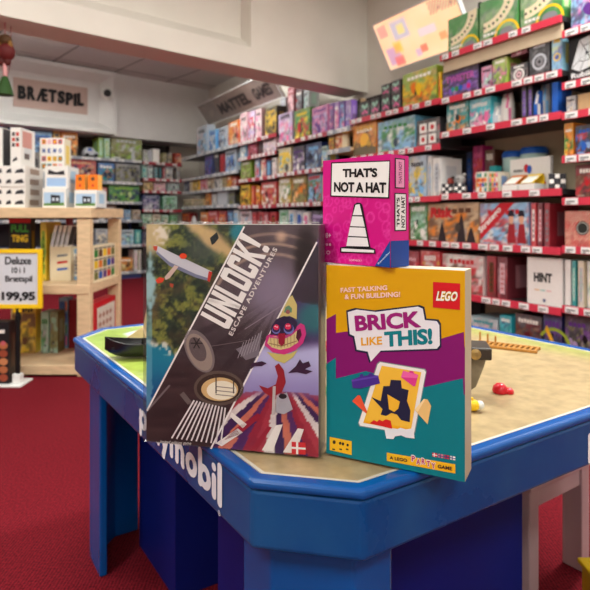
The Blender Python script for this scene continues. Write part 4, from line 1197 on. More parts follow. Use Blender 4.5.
# hatch and lid
E_(199.6,351,13,23,(120,108,110),-.0008,-.45); E_(199.6,352,11,20,(150,134,126),-.0010,-.45); E_(198,349,7.5,13,(96,84,86),-.0012,-.45)
for k in range(6): line(197,343,197+6*math.cos(k*1.05),343+6*math.sin(k*1.05),1.2,(40,34,36),-.0014)
mbr = lambda cx, cy, r0, r1, c, y: None
E_(219,388,25,17.5,(92,78,72),-.0008); E_(219,388,22,14.5,(58,44,40),-.0010); E_(220,389,18.5,11.8,(206,172,120),-.0012); E_(222,390,15,9.5,(234,226,206),-.0014)
for x in (216.5,234): line(x,393,x,376+(2 if x > 230 else 0),1.1,(60,54,54),-.0018)
for y in (386,390,394): line(216,y,235,y+2,.9,(140,130,124),-.0018)
P_([(236,349),(254,341),(262,330),(259,356),(246,360)], (120,112,122), -.0008)
for k in range(7): line(238+3*k,358-k*1.2,244+3*k,342-1.8*k,.6,(160,152,160),-.001)
# slatted stair
for k in range(11):
    line(172+5*k*.98, 438+.6*k, 194.5+3.1*k, 400+.75*k, 1.55, (222,216,218), -.001)
line(147,411,170,385,2,(112,100,104),-.0008); line(182,393,190,403,5,(104,92,92),-.0009); line(190,403,212,408,3,(98,86,86),-.0009)
ptext(mb, f, 'limited edition game', (160,443.8), (191,445.5), (161,439.8), (190,184,182), .01, 1, -.001)
# grinning mask
Zc = lambda L: [(245+a_/7.375, 290+b_/7.375) for a_, b_ in L]
def Ec(x, y, r, c, yy, k=1): E_(245+x/7.375, 290+y/7.375, r/7.375, r/7.375*k, c, yy, n=18)
P_(Zc([(255,205),(285,130),(325,55),(350,38),(385,110),(382,215),(330,190)]), (206,188,118), -.0008); P_(Zc([(288,165),(300,125),(325,112),(348,135),(345,165)]), (96,140,110), -.0010); Ec(318,160,16,(150,90,90),-.0012)
P_(Zc([(160,455),(240,470),(330,470),(392,440),(355,495),(290,540),(225,518)]), (200,188,110), -.0008)
P_(Zc([(145,405),(160,340),(200,310),(330,310),(385,268),(410,243),(440,258),(452,320),(430,390),(370,445),(290,475),(205,458)]), (204,54,130), -.0010)
P_(Zc([(166,390),(182,345),(230,340),(270,362),(340,338),(385,298),(408,283),(418,330),(392,385),(330,425),(260,440),(200,422)]), (216,200,140), -.0012)
P_(Zc([(385,298),(410,282),(420,330),(395,380),(378,350)]), (80,24,50), -.0014)
for k in range(8): line(*Zc([(190+25*k,348-abs(k-3)*2-(k>4)*14)])[0], *Zc([(196+24*k,428-abs(k-3)*6)])[0], .5, (150,116,84), -.0015)
P_(Zc([(180,388),(270,408),(385,370),(388,376),(270,416),(180,394)]), (150,116,84), -.0015)
P_(Zc([(188,330),(200,262),(235,212),(290,190),(350,200),(388,238),(380,282),(340,322),(300,330),(270,340),(215,328)]), (44,32,66), -.0016)
Ec(232,292,30,(110,110,180),-.0018); Ec(326,286,38,(110,120,190),-.0018); Ec(232,284,26,(52,38,80),-.0020); Ec(324,276,32,(52,38,80),-.0020)
Ec(234,272,21,(216,40,84),-.0022); Ec(320,266,23,(216,40,84),-.0022)
for x, y in ((226,266),(240,270),(312,262),(328,262)): Ec(x,y,5,(250,210,215),-.0024)
P_(Zc([(248,318),(300,318),(296,392),(272,410),(250,390)]), (150,24,54), -.0022)
P_(Zc([(185,340),(250,348),(250,356),(185,350)]), (200,70,140), -.0020); P_(Zc([(300,345),(360,312),(364,320),(300,356)]), (200,70,140), -.0020)
line(245,329,281,306,.6,(150,136,150),-.0010); line(231,326,276,296,.4,(120,104,118),-.0010); line(212,346,262,338,.5,(120,108,112),-.0010)
# seated red crescent and pale figure, dark hands
P_([(275,366),(279,363),(284,370),(286,382),(282,392),(272,397),(264,392),(259,385),(268,388),(276,384),(278,376)], (148,34,46), -.001)
P_([(273,386),(276,386),(275,414),(272,415)], (190,180,180), -.0012); P_([(277,397),(287,392),(290,400),(293,409),(284,414),(276,412)], (168,166,176), -.0012); E_(283,396,4,2.6,(40,34,40),-.0014)
for pl in ([(288,373),(296,366),(300,359),(303,363),(309,361),(311,366),(305,369),(313,371),(306,374),(297,372)], [(252,363),(262,361),(267,363),(262,366),(255,366),(251,369)]): P_(pl, (56,30,58), -.001)
# floor maze strokes
for L_ in ([(216,443),(238,428),(243,432),(222,446)], [(232,412),(247,424),(243,428),(230,416)], [(262,450),(276,425),(283,424),(273,451)], [(283,452),(298,428),(304,429),(296,453)]): P_(L_, (232,224,220), -.001)
for L_ in ([(224,440),(240,434),(262,416),(258,413),(236,428)], [(250,450),(268,426),(272,427),(257,450)]): P_(L_, (150,34,54), -.001)
# language flag
P_([(292,441),(306,442),(306,454),(292,453)], (206,44,52), -.0022); P_([(292,446),(306,447),(306,449),(292,448)], WH, -.0024); P_([(296.5,441.3),(298.7,441.5),(298.7,453.5),(296.5,453.3)], WH, -.0026)
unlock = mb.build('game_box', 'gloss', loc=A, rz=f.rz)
tag(unlock, 'large grey shrink-wrapped UNLOCK! game box standing at the left of the table front', 'board game', 'new games displayed on the play table')
# its shrink wrap: slightly larger skin with a crinkled top seam
mw = MB(); g = .0032
mw.box((-g,-g,.0003),(w+g,dU+g,hU+.0018))
rnd = random.Random(4); n = 60; pr = []
for k in range(n+1):
    pr.append((w*k/n, dU*.12+rnd.uniform(-.0035,.0035), hU+.0018+rnd.uniform(.0005,.0035)))
for k in range(n):
    a_, b_ = pr[k], pr[k+1]; mw.face([(a_[0],a_[1]-.003,hU+.0015),(b_[0],b_[1]-.003,hU+.0015),b_,a_], (1,1,1)); mw.face([(a_[0],a_[1]+.003,hU+.0015),a_,b_,(b_[0],b_[1]+.003,hU+.0015)], (1,1,1))
mw.build('shrink_wrap', 'wrap', unlock)

# ---- yellow brick game
A, B = place_front(326.5,453,465,482,TZ+.0008); w = (B-A).length; hL = .2385; f = Face(A, B-A, w, hL); dL = .038
YE, MG, TE = (214,158,2), (128,18,104), (0,118,130)
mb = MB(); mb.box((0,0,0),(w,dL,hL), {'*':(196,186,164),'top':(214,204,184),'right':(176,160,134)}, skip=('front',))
c0 = [(0,0),(w,0),(w,hL),(0,hL)]; mb.poly(c0, YE, 0)
def yat(x0,y0,x1,y1,x): return y0+(y1-y0)*(x-x0)/(x1-x0)
P_([(325,319),(336,314),(336,333),(350,331),(440,339),(463.8,332),(464.5,347.5),(472,347.5),(472,400),(325,400)], MG, -.0003)
P_([(325,364),(336,357.5),(336,378.5),(366,371),(425,387),(463,378.2),(463.8,395),(472,395),(472,500),(325,470)], TE, -.0005)
# keep the print inside the cover
def clip_front(mb_, w_, h_, start):
    for i in range(start, len(mb_.v)):
        x, y, z = mb_.v[i]; mb_.v[i] = (min(max(x,0),w_), y, min(max(z,0),h_))
clip_front(mb, w, hL, 20)
ptext(mb, f, 'FAST TALKING', (341,292.5), (387.5,290), (340.8,287.8), (246,206,196), .03, 1, -.0009)
ptext(mb, f, '& FUN BUILDING!', (345,299.3), (400.5,296.8), (344.8,294.3), (246,206,196), .03, 1, -.0009)
BUB = [(348,312),(357,309.5),(376,311.8),(418,306.5),(423,308.5),(425,320),(437,321),(439.5,325),(440,345),(437,348.5),(381,350.5),(371,361.5),(368,351.5),(357,349.5),(354.5,336),(350,334)]
def grow(L, d):
    cx = sum(p[0] for p in L)/len(L); cy = sum(p[1] for p in L)/len(L); out = []
    for x, y in L: out.append((x+(d if x > cx else -d), y+(d if y > cy else -d)))
    return out
P_(grow(BUB,1.6), (22,30,62), -.0007); P_(BUB, (228,226,232), -.0009)
ptext(mb, f, 'BRICK', (356,331.3), (421.5,327.3), (354.6,315.5), (150,24,112), .05, .98, -.0011)
ptext(mb, f, 'LIKE', (361.5,345.5), (382.5,344.3), (361.3,337.5), (228,162,20), .03, 1, -.0011)
ptext(mb, f, 'THIS!', (385,347), (433,344), (384.3,331.5), (0,120,132), .05, .95, -.0011)
# brand square
P_([(433.3,281.8),(460.3,283.5),(460,309.8),(433,307.3)], (206,22,34), -.0007)
for b_, cc, y_ in ((.13,(20,16,18),-.0009),(.085,(246,200,30),-.0011),(.03,(240,238,236),-.0013)):
    k = b_*4
    ptext(mb, f, 'LEGO', (436.3-k,300.4+k), (456.6+k*.6,301+k), (438.3-k,291.2-k), cc, b_, 1.06, y_)
# card with the dark brick figure
CARD = [(380.5,362),(424.5,369.5),(426,372),(414.5,432),(412,434),(360.5,425.5),(359,422.5),(378,364)]
P_(grow(CARD,.8), (120,140,140), -.0007); P_(CARD, (234,230,226), -.0009)
P_([(382,365.5),(421.5,372),(411,431),(363.5,422.5)], (236,184,60), -.0011); P_([(364.5,420),(411.5,428),(411,431),(363.5,422.5)], (236,170,20), -.0012)
Zm = lambda L: [(320+a/3.6875, 360+b/3.6875) for a, b in L]
P_(Zm([(190,135),(225,150),(235,95),(258,95),(262,72),(300,74),(303,103),(328,110),(322,150),(335,185),(332,228),(300,220),(285,200),(265,194),(245,205),(225,200),(232,180)]), (30,32,62), -.0014)
P_(Zm([(250,125),(296,152),(290,178),(275,190),(256,180)]), (236,180,50), -.0016)
P_(Zm([(118,72),(148,60),(148,52),(160,50),(162,58),(180,54),(182,48),(194,47),(196,53),(216,56),(223,85),(150,104),(122,102)]), (72,44,140), -.0016); P_(Zm([(118,72),(216,56),(217,62),(119,79)]), (96,66,170), -.0018)
P_(Zm([(300,62),(308,38),(330,44),(332,38),(346,40),(347,47),(364,54),(352,96),(345,95)]), (218,60,140), -.0016); P_(Zm([(300,62),(308,38),(364,54),(360,66)]), (232,96,164), -.0018)
P_(Zm([(120,150),(142,128),(150,130),(176,190),(172,196)]), (228,84,52), -.0016)
P_(Zm([(350,182),(384,142),(398,144),(411,168),(398,236)]), (230,190,120), -.0016); P_(Zm([(350,182),(384,142),(390,143),(362,190)]), (244,216,160), -.0018)
P_(Zm([(185,232),(200,220),(212,226),(220,218),(232,224),(244,217),(262,222),(268,252)]), (206,36,36), -.0016)
P_(Zm([(240,256),(272,252),(280,256),(298,248),(318,254),(346,250),(350,288),(318,284),(300,276),(278,280),(272,290),(246,288)]), (226,224,228), -.0016)
# icon plate and footer
P_([(330,436.5),(352,441),(352,454.8),(330,449.8)], (236,178,30), -.0009)
for x, y, r_ in ((334.5,441.8,1.6),(340.5,443,1.3),(343.3,443.6,1.3),(348,444.8,1.2)): E_(x,y,r_,r_*1.25,(40,30,30),-.0011,n=8)
for x in (334,341,347.5): P_([(x-1.3,448),(x+1.3,448.5),(x+1.3,450),(x-1.3,449.5)], (70,50,30), -.0011)
P_([(387,452.3),(455.5,464),(455.5,473.2),(387,460.6)], (236,178,30), -.0009)
ptext(mb, f, 'A LEGO', (390,458.8), (407.5,461.8), (390,455.6), (50,30,40), .03, 1, -.0011)
ptext(mb, f, 'GAME', (438,467.6), (452.5,470.2), (438,464), (50,30,40), .03, 1, -.0011)
for i, (ch, dy) in enumerate(zip('PARTY', (-1.5,.5,-.6,.8,2.2))):
    x = 411.5+5*i; y = 461.8+.9*i+dy; ptext(mb, f, ch, (x,y+1), (x+4.6,y+1.6), (x-.3,y-6), (244,236,230), .12, 1, -.0011); ptext(mb, f, ch, (x+.5,y+.4), (x+4.0,y+.9), (x+.3,y-5.2), (176,30,90), .04, 1, -.0013)
for i, (bg, cr) in enumerate((((200,40,60),WH),((200,120,140),(70,60,120)),((190,50,70),(50,60,120)),(WH,(40,60,130)))):
    x = 432.5+6*i; y = 452.3+1.05*i; P_([(x,y),(x+5,y+.9),(x+5,y+4.7),(x,y+3.8)], bg, -.0009); P_([(x,y+1.5),(x+5,y+2.4),(x+5,y+3.2),(x,y+2.3)], cr, -.0011); P_([(x+1.5,y+.2),(x+2.4,y+.4),(x+2.4,y+4.2),(x+1.5,y+4)], cr, -.0012)
# lid seam: thin cover board in front of the cream tray sides
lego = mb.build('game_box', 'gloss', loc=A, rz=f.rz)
tag(lego, 'yellow, magenta and teal brick game box with a red brand square, under the pink box', 'board game', 'new games displayed on the play table')
ZL = TZ+.0008+hL

# ---- small pink box on top
A, B = place_front(323,262,397,268.2,ZL+.0008); 
B = A+(B-A).normalized()*.1135; w = (B-A).length; hH = .1345; f = Face(A, B-A, w, hH); dH = .035
PK = (206,10,128)
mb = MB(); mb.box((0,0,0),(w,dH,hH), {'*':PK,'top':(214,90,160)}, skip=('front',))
rnd = random.Random(8); spots = [(rnd.uniform(0,w),rnd.uniform(0,hH*.62),rnd.uniform(.003,.008)) for _ in range(60)]
def pcol(x,z):
    c = PK
    for a_, b_, r_ in spots:
        d = abs(math.hypot(x-a_,z-b_)-r_)
        if d < .0012: c = mixc(c,(226,70,160),.55)
    return tuple(c)
mb.grid(w,hH,64,76,pcol)
BK = (18,16,20)
P_([(331.4,162.3),(391,160.2),(389.6,198.6),(330.6,196.6)], BK, -.0006); P_([(332.6,163.5),(389.8,161.5),(388.4,197.2),(331.8,195.4)], (236,234,232), -.0008)
ptext(mb, f, "THAT'S", (343.2,177.5), (377.8,177.2), (343.3,168.6), BK, .05, .95, -.001)
ptext(mb, f, 'NOT A HAT', (334.5,192), (386.8,193.3), (334.6,182), BK, .05, .95, -.001)
# traffic cone
Zh = lambda L: [(310+a/3.47, 150+b/3.47) for a, b in L]
P_(Zh([(154,190),(163,183),(176,183),(183,190),(211,338),(228,344),(229,360),(106,356),(106,338),(128,334)]), BK, -.0008)
for L_ in ([(160,190),(174,188),(183,226),(150,226)], [(149,230),(184,231),(192,266),(141,264)], [(140,268),(193,270),(199,301),(134,298)], [(133,302),(200,305),(206,335),(128,333)], [(111,341),(224,347),(224,356),(111,352)]): P_(Zh(L_), (236,234,234), -.0010)
# maker's corner
P_([(375.2,265.8),(398.5,241),(398.5,268.5)], (20,70,150), -.0008)
ptext(mb, f, 'Ravensburger', (379.5,264.8), (396.5,247.2), (377.9,263.4), (200,214,235), .02, 1, -.001)
ptext(mb, f, '8+', (326.3,238), (331.5,238), (326.3,232.8), (240,190,215), .03, 1, -.001)
for y in (244.5,): E_(327.5,y,1.1,1.5,(240,190,215),-.001,n=8); E_(330.5,y,1.1,1.5,(240,190,215),-.001,n=8)
E_(328.8,252.5,2,2,(240,190,215),-.001,n=12); E_(328.8,252.5,1.1,1.1,PK,-.0012,n=10)
ptext(mb, f, 'COWARDLY', (349.5,261), (362.5,261.6), (349.5,259), (240,190,215), .01, 1, -.001)
clip_front(mb, w, hH, len([0])*20)
# right side print (local plane x = w)
def SR(L, c, e=.0006):
    mb.face([(w+e, dH*a_, hH*b_) for a_, b_ in L], c)
def rect_s(a0,b0,a1,b1,c,e): SR([(a0,b0),(a1,b0),(a1,b1),(a0,b1)], c, e)
rect_s(.22,.70,.78,.97,BK,.0005); rect_s(.27,.71,.73,.96,(226,150,190),.0007); rect_s(.2,.32,.86,.66,BK,.0005); rect_s(.25,.33,.81,.65,(232,230,230),.0007); rect_s(0,0,1,.235,(20,60,140),.0005)
mb.tris(text("THAT'S",.04), lambda u,v: (w+.0009, dH*(.47-.17*v), hH*(.36+.26*u)), BK)
mb.tris(text('NOT A HAT',.04), lambda u,v: (w+.0009, dH*(.76-.2*v), hH*(.35+.28*u)), BK)
mb.tris(text('THATS NOT',.02), lambda u,v: (w+.0009, dH*(.6-.18*v), hH*(.74+.2*u)), (120,40,90))
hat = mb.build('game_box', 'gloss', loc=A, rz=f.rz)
tag(hat, "hot pink THAT'S NOT A HAT box with white traffic cone, on the yellow box", 'board game', 'new games displayed on the play table')

# ================================================================== TOYS ON THE TABLE
ZT = TZ-.003+.0006
def onT(px, py, z=ZT): D = (CH-z)*F/(py-HY); return Vector(((px-CX)/F*D, D, z))
def hull(name_, L, B_, H_, sheer=.25, n=14, m=8):
    mb = MB(); rings = []
    for k in range(n+1):
        t = -1+2*k/n; wdt = B_/2*max(0.02,(1-abs(t)**2.6)); top = H_*(1+sheer*t*t); bot = H_*(.05+.5*abs(t)**4); i = len(mb.v)
        for j in range(m+1):
            a_ = math.pi*j/m; mb.v.append((L/2*t, -wdt*math.cos(a_), top-(top-bot)*math.sin(a_)**.7)); 
        for j in range(m+1):
            a_ = math.pi*(1-j/m); mb.v.append((L/2*t*.96, -wdt*.85*math.cos(a_), top-(top-bot)*.8*math.sin(a_)**.7))
        rings.append(i)
    q = 2*(m+1)
    for a_, b_ in zip(rings, rings[1:]):
        for j in range(q): mb.f.append((a_+j, b_+j, b_+(j+1)%q, a_+(j+1)%q)); mb.c.append([(128,)*3]*4); mb.m.append(0)
    for a_ in (rings[0],rings[-1]): mb.f.append(tuple(a_+j for j in range(q))); mb.c.append([(128,)*3]*q); mb.m.append(0)
    return mb
p = onT(142,357); e = empty('toy_boat', p, R(8), label='black toy boat hull with an upright pale mast, left end of the table', cat='toy boat')
hull('hull', .155, .07, .034, .35).build('hull','blackp',e,smooth=True)
mb = MB(); mb.box((-.06,-.02,.022),(.055,.02,.026)); mb.build('thwart','blackp',e)
for x in (.005,.018,.03):
    mb = MB(); mb.tube([(x,-.022,.026),(x,-.022,.046)],.0035); mb.build('peg','blackp',e)
p = onT(138,338); e = empty('toy_jetty', p, R(5), label='pale wooden toy jetty post and ramp behind the black boat', cat='toy jetty')
mb = MB(); mb.prism([(-.03,0),(.022,0),(.012,.028)],-.01,.01,M4=Matrix.Rotation(R(90),4,'X')); mb.build('ramp','wood',e)
mb = MB(); mb.tube([(.012,.014,.0),(.026,.014,.088)],[.006,.004]); mb.build('post','wood',e)
# ladder
p0 = onT(476,344); p1 = onT(539,351.5); d = (p1-p0); Ll = d.length; e = empty('toy_ladder', p0+Vector((0,0,.0)), math.atan2(d.y,d.x), label='long tan toy ladder lying near the far edge of the table', cat='toy ladder')
for y in (-.021,.021):
    mb = MB(); mb.box((0,y-.003,.0),(Ll,y+.003,.006)); mb.build('rail','brownp',e,bevel=.001)
for k in range(12):
    mb = MB(); x = Ll*(.04+.92*k/11); mb.box((x-.0025,-.018,.001),(x+.0025,.018,.005)); mb.build('rung','brownp',e)
for k in (0,1,2):
    mb = MB(); x = .004+.018*k; mb.tube([(x,.021,.006),(x,.021,.026-.003*k)],.0022); mb.build('hook','brownp',e)
# ship bow
e = empty('toy_ship', Vector((.296,.955,ZT)), R(-10), label='dark toy pirate ship bow with gold trim behind the yellow box', cat='toy ship')
mb = MB(); prof = [(-.11,.004),(-.02,.004),(.006,.02),(.018,.055),(.024,.078),(-.11,.078)]
mb.prism(prof,-.028,.028,M4=Matrix.Rotation(R(90),4,'X'))
mb.v = [(x, y*(1 if x < 0 else .55)*(.45+.55*min(1,z/.06)), z) for x,y,z in mb.v]
mb.build('hull','hullg',e,bevel=.003)
mb = MB(); mb.box((-.11,-.031,.07),(.028,.031,.09)); mb.build('gunwale','hull',e,bevel=.003)
for x in (.002,-.025,-.052):
    mb = MB(); mb.lathe([(.001,0),(.008,.0),(.009,.002),(.004,.004),(.001,.004)],n=12); mb.v = [(x+a_,-.0312-c__,.080+b_) for a_,b_,c__ in mb.v]; mb.build('gold_boss','goldp',e)
mb = MB(); mb.prism([(-.02,.0),(-.012,.0),(-.006,.07),(-.016,.07)],-.03,-.026,M4=Matrix.Rotation(R(90),4,'X')); mb.build('stem_post','hull',e)
# yellow and white knob
p = onT(474,411); e = empty('toy_barrel', p, 0, label='small yellow toy knob with a white end beside the ship bow', cat='toy barrel')
mb = MB(); mb.tube([(-.01,0,.009),(-.006,0,.009),(.002,0,.009),(.006,0,.009)],[.006,.009,.009,.0065],n=14); mb.build('body','yellowp',e,smooth=True)
mb = MB(); mb.lathe([(.0068*math.sin(math.pi*k/8)+.0002,-.0068*math.cos(math.pi*k/8)) for k in range(9)],n=14,o=(.009,0,.0092)); mb.build('end_cap','whitep',e,smooth=True)
mb = MB(); mb.tube([(-.004,0,.017),(-.004,0,.021)],.003,n=10); mb.build('stud','yellowp',e)
# red helmet-like piece
p = onT(500,392.5); mb = MB(); mb.lathe([(.012,0),(.013,.004),(.011,.011),(.006,.0155),(.001,.0165)],n=18); mb.lathe([(.0085,0),(.0085,.005),(.005,.0085),(.001,.009)],n=14,o=(.014,-.003,0))
tag(mb.build('toy_hat','redp',loc=p,smooth=True),'small red plastic toy hat lying alone on the sand print','toy hat')
# oddments seen between the two big boxes
for i,(px,py,m_,lb) in enumerate(((323,372,'greenp','small green toy plant, upper one in the gap between the boxes'),(322,398,'greenp','small green toy plant, lower one in the gap between the boxes'))):
    mb = MB()
    for k in range(6):
        a_ = k*1.05; mb.tube([(0,0,.001),(.01*math.cos(a_),.01*math.sin(a_),.012),(.022*math.cos(a_),.022*math.sin(a_),.01+.004*(k%2))],[.003,.004,.001],n=6)
    tag(mb.build('toy_plant',m_,loc=onT(px,py),smooth=True),lb,'toy plant','toy plants between the boxes')
p = onT(324,350); mb = MB(); mb.box((-.03,-.015,0),(.03,.015,.016)); 
for k in range(4):
    mb.lathe([(.004,0),(.004,.004)],n=10,o=(-.02+.0133*k,0,.016))
tag(mb.build('toy_brick','redp',loc=p,rz=.3,bevel=.001),'red toy brick seen in the gap between the two big boxes','toy brick')

# ================================================================== LEFT WOODEN DISPLAY
WX0, WX1, WY0, WY1, WZ = -1.76, -1.09, 3.03, 3.58, .90
e = empty('display_stand', ((WX0+WX1)/2,(WY0+WY1)/2,0), label='open birch wood display stand stacked with games beside the price sign', cat='display stand')
ox, oy = (WX0+WX1)/2, (WY0+WY1)/2
def wb(a, b, n_, m_='wood', bev=.003):
    mb = MB(); mb.box((a[0]-ox,a[1]-oy,a[2]),(b[0]-ox,b[1]-oy,b[2])); return mb.build(n_, m_, e, bevel=bev)
pw = .07
for x in (WX0, WX1-pw):
    for y in (WY0, WY1-.05): wb((x,y,0),(x+pw,y+.05,WZ-.06), 'post')
for z, n_ in ((WZ-.055,'top_board'),(.44,'middle_shelf'),(.012,'bottom_shelf')):
    if n_ == 'top_board': wb((WX0-.01,WY0-.01,z),(WX1+.01,WY1+.01,WZ), n_)
    else: wb((WX0+.002,WY0-.004,z),(WX1-.002,WY1+.004,z+.05), n_)
wb((WX0-.6,WY0+.02,.012),(WX0-.003,WY1-.02,.062),'side_plinth')
zt_, zm_, zb_ = WZ+.0006, .4906, .0626
def wbox(px0, px1, yt, Y, dep, z, c1, c2, c3, st, label, cat='board game', extra=None, group='games on the birch display stand', rz=0):
    x0_ = (px0-CX)/F*Y; x1_ = (px1-CX)/F*Y; h = CH+(HY-yt)*Y/F-z
    return gamebox(Vector((x0_,Y,z)), rz, x1_-x0_-.002, h, dep, c1, c2, c3, st, label, cat, group, random.Random(int(px0*13+yt)), extra=extra)
def stackprint(mb, w, h):
    mb.poly([(0,h*.08),(w*.12,h*.08),(w*.12,h*.92),(0,h*.92)], 'red', -.001)
    for x, a_ in ((.78,.2),(.6,.12),(.42,.1)): mb.poly([(w*x,h*.3),(w*(x+a_),h*.35),(w*(x+a_*.8),h*.75),(w*(x+a_*.2),h*.6)], 'charcoal', -.001)
tiers = ['bottom','second from bottom','third from bottom','top']
Ys = 3.07; hz = .056; 
for k in range(4):
    z = zt_ + k*(hz+.0006); x1_ = (25-CX)/F*Ys; 
    gamebox(Vector((x1_-.26,Ys+.004*(k%2),z)), 0, .26, hz, .22, 'white','brown','grey','plain', f'flat white game box, {tiers[k]} in the stack on the birch stand', 'board game', 'flat white boxes stacked on the stand', random.Random(k), extra=stackprint)
zs = zt_+4*(hz+.0006)
def redmarks(mb, w, h):
    for i in range(2):
        for j in range(3): mb.poly([(w*(.15+.4*i),h*(.5+.14*j)),(w*(.45+.4*i),h*(.5+.14*j)),(w*(.45+.4*i),h*(.6+.14*j)),(w*(.15+.4*i),h*(.6+.14*j))], (190,60,50) if (i+j)%2 else (90,80,80), -.001)
    mb.poly([(w*.2,h*.1),(w*.7,h*.16),(w*.6,h*.24),(w*.3,h*.18)], 'charcoal', -.001)
    mb.face([(w+.001,.02,h*.5),(w+.001,.13,h*.5),(w+.001,.13,h*.93),(w+.001,.02,h*.93)], (200,140,130))
    mb.face([(w+.0014,.04,h*.2),(w+.0014,.1,h*.2),(w+.0014,.1,h*.35),(w+.0014,.04,h*.35)], (90,80,80))
wbox(10.5,21,127.5,3.09,.17,zs,'white','silver','rose','plain','tall white box with red marks standing on the flat white stack',extra=redmarks)
wbox(-8,2.5,127.5,3.09,.17,zs,'white','charcoal','rose','plain','tall white box with a dark side, at the left photo edge on the stack',extra=lambda mb,w,h: mb.face([(w+.001,.01,h*.02),(w+.001,.16,h*.02),(w+.001,.16,h*.98),(w+.001,.01,h*.98)], (60,56,60)))
def memo(mb, w, h):
    pal = ['orange','red','olive','rose','yellow','teal','red','gold']
    for i in range(4):
        for j, r_ in enumerate((.82,.32,.1)):
            x = w*(.08+.225*i); mb.poly([(x,h*r_),(x+w*.17,h*r_),(x+w*.17,h*(r_+.14)),(x,h*(r_+.14))], pal[(i*3+j)%8], -.001); mb.disc(x+w*.085,h*(r_+.07),w*.045,h*.04,pal[(i+j*3+2)%8],-.0014,8)
        rtext(mb, 'MEMO'[i], w*(.1+.225*i), h*.56, w*.12, h*.13, (40,80,160), .05)
zmm = zt_+.2
o = wbox(41,68,172,3.33,.14,zt_,'silver','white','grey','plain','plain pale box hidden under the MEMO box')
zmm = zt_+(CH+(HY-172)*3.33/F-zt_)+.0006
wbox(40,64.5,138,3.33,.1,zmm,'white','yellow','gold','plain','white and yellow MEMO game box with rows of small pictures',extra=lambda mb,w,h:(memo(mb,w,h), mb.face([(-.001,.1,0),(-.001,0,0),(-.001,0,h),(-.001,.1,h)],'yellow')))
def house(mb, w, h):
    mb.poly([(w*.06,h*.1),(w*.94,h*.1),(w*.94,h*.78),(w*.06,h*.78)], (168,194,220), -.001); mb.poly([(w*.06,h*.1),(w*.94,h*.1),(w*.94,h*.26),(w*.06,h*.22)], (90,130,60), -.0012)
    mb.poly([(w*.36,h*.2),(w*.76,h*.24),(w*.76,h*.62),(w*.36,h*.66)], (38,38,46), -.0014)
    for i in range(2): mb.poly([(w*(.42+.17*i),h*.34),(w*(.53+.17*i),h*.34),(w*(.53+.17*i),h*.5),(w*(.42+.17*i),h*.5)], (190,200,215), -.0018)
def glasses(mb, w, h):
    mb.poly([(w*.08,h*.08),(w*.92,h*.08),(w*.92,h*.46),(w*.08,h*.46)], (160,190,225), -.001); mb.poly([(w*.12,h*.62),(w*.88,h*.6),(w*.84,h*.8),(w*.5,h*.72),(w*.16,h*.84)], (36,34,40), -.001)
o = wbox(42.5,66,188,3.08,.2,zt_,'white','skyblue','charcoal','plain','white box with a dark model picture, left one in the front row',extra=house)
zg = zt_+(CH+(HY-188)*3.08/F-zt_)+.0006
wbox(45,68,166,3.1,.16,zg,'white','skyblue','charcoal','plain','white box picturing dark glasses, stacked on the box with a model picture',extra=glasses)
o = wbox(74.5,97,190,3.08,.16,zt_,'white','skyblue','charcoal','plain','white box with a dark model picture, right one in the front row',extra=house)
zo = zt_+(CH+(HY-190)*3.08/F-zt_)+.0006
for a_, b_, lb in ((75.5,85,'left one of two small orange boxes on the white box'),(88,98,'right one of two small orange boxes on the white box')):
    wbox(a_,b_,174.5,3.12,.07,zo,'orange','brown','red','plain',lb,extra=lambda mb,w,h:(mb.disc(w*.5,h*.72,w*.2,h*.13,'brown',-.001,12), mb.disc(w*.5,h*.3,w*.12,h*.1,'red',-.001,10), mb.face([(w+.001,0,0),(w+.001,.07,0),(w+.001,.07,h),(w+.001,0,h)],(250,190,90))))
wbox(30,40,152,3.36,.1,zt_,'grey','charcoal','silver','cover','grey box squeezed between the white stack and the MEMO box')
# inside: upper compartment
def pull(mb, w, h):
    mb.poly([(0,h*.93),(w,h*.93),(w,h),(0,h)], 'red', -.001); rtext(mb,'FULL',w*.1,h*.78,w*.8,h*.12,(70,170,60),.05); rtext(mb,'TING',w*.12,h*.62,w*.76,h*.12,(235,200,40),.05)
    mb.poly([(0,0),(w,0),(w,h*.5),(0,h*.5)], (226,186,30), -.001)
    for i in range(3): mb.poly([(w*.15,h*(.42-.08*i)),(w*.85,h*(.42-.08*i)),(w*.85,h*(.46-.08*i)),(w*.15,h*(.46-.08*i))], (60,50,30), -.0014)
wbox(9,31,218.5,3.22,.06,zm_,'black','yellow','green','plain','black and yellow box with green and yellow letters behind the price sign',extra=pull)
wbox(40.5,46.5,222,3.2,.2,zm_,'yellow','lime','green','shelfspine','tall yellow and green box standing on the middle shelf')
def items3(mb, w, h):
    for i, c in enumerate(('grey','red','blue')): mb.poly([(w*.35,h*(.7-.2*i)),(w*.85,h*(.74-.2*i)),(w*.85,h*(.8-.2*i)),(w*.35,h*(.77-.2*i))], c, -.001)
o = wbox(50,71,247,3.2,.1,zm_,'cream','beige','grey','plain','cream box with small coloured strips lying on the middle shelf',extra=items3)
zc = zm_+(CH+(HY-247)*3.2/F-zm_)+.0006
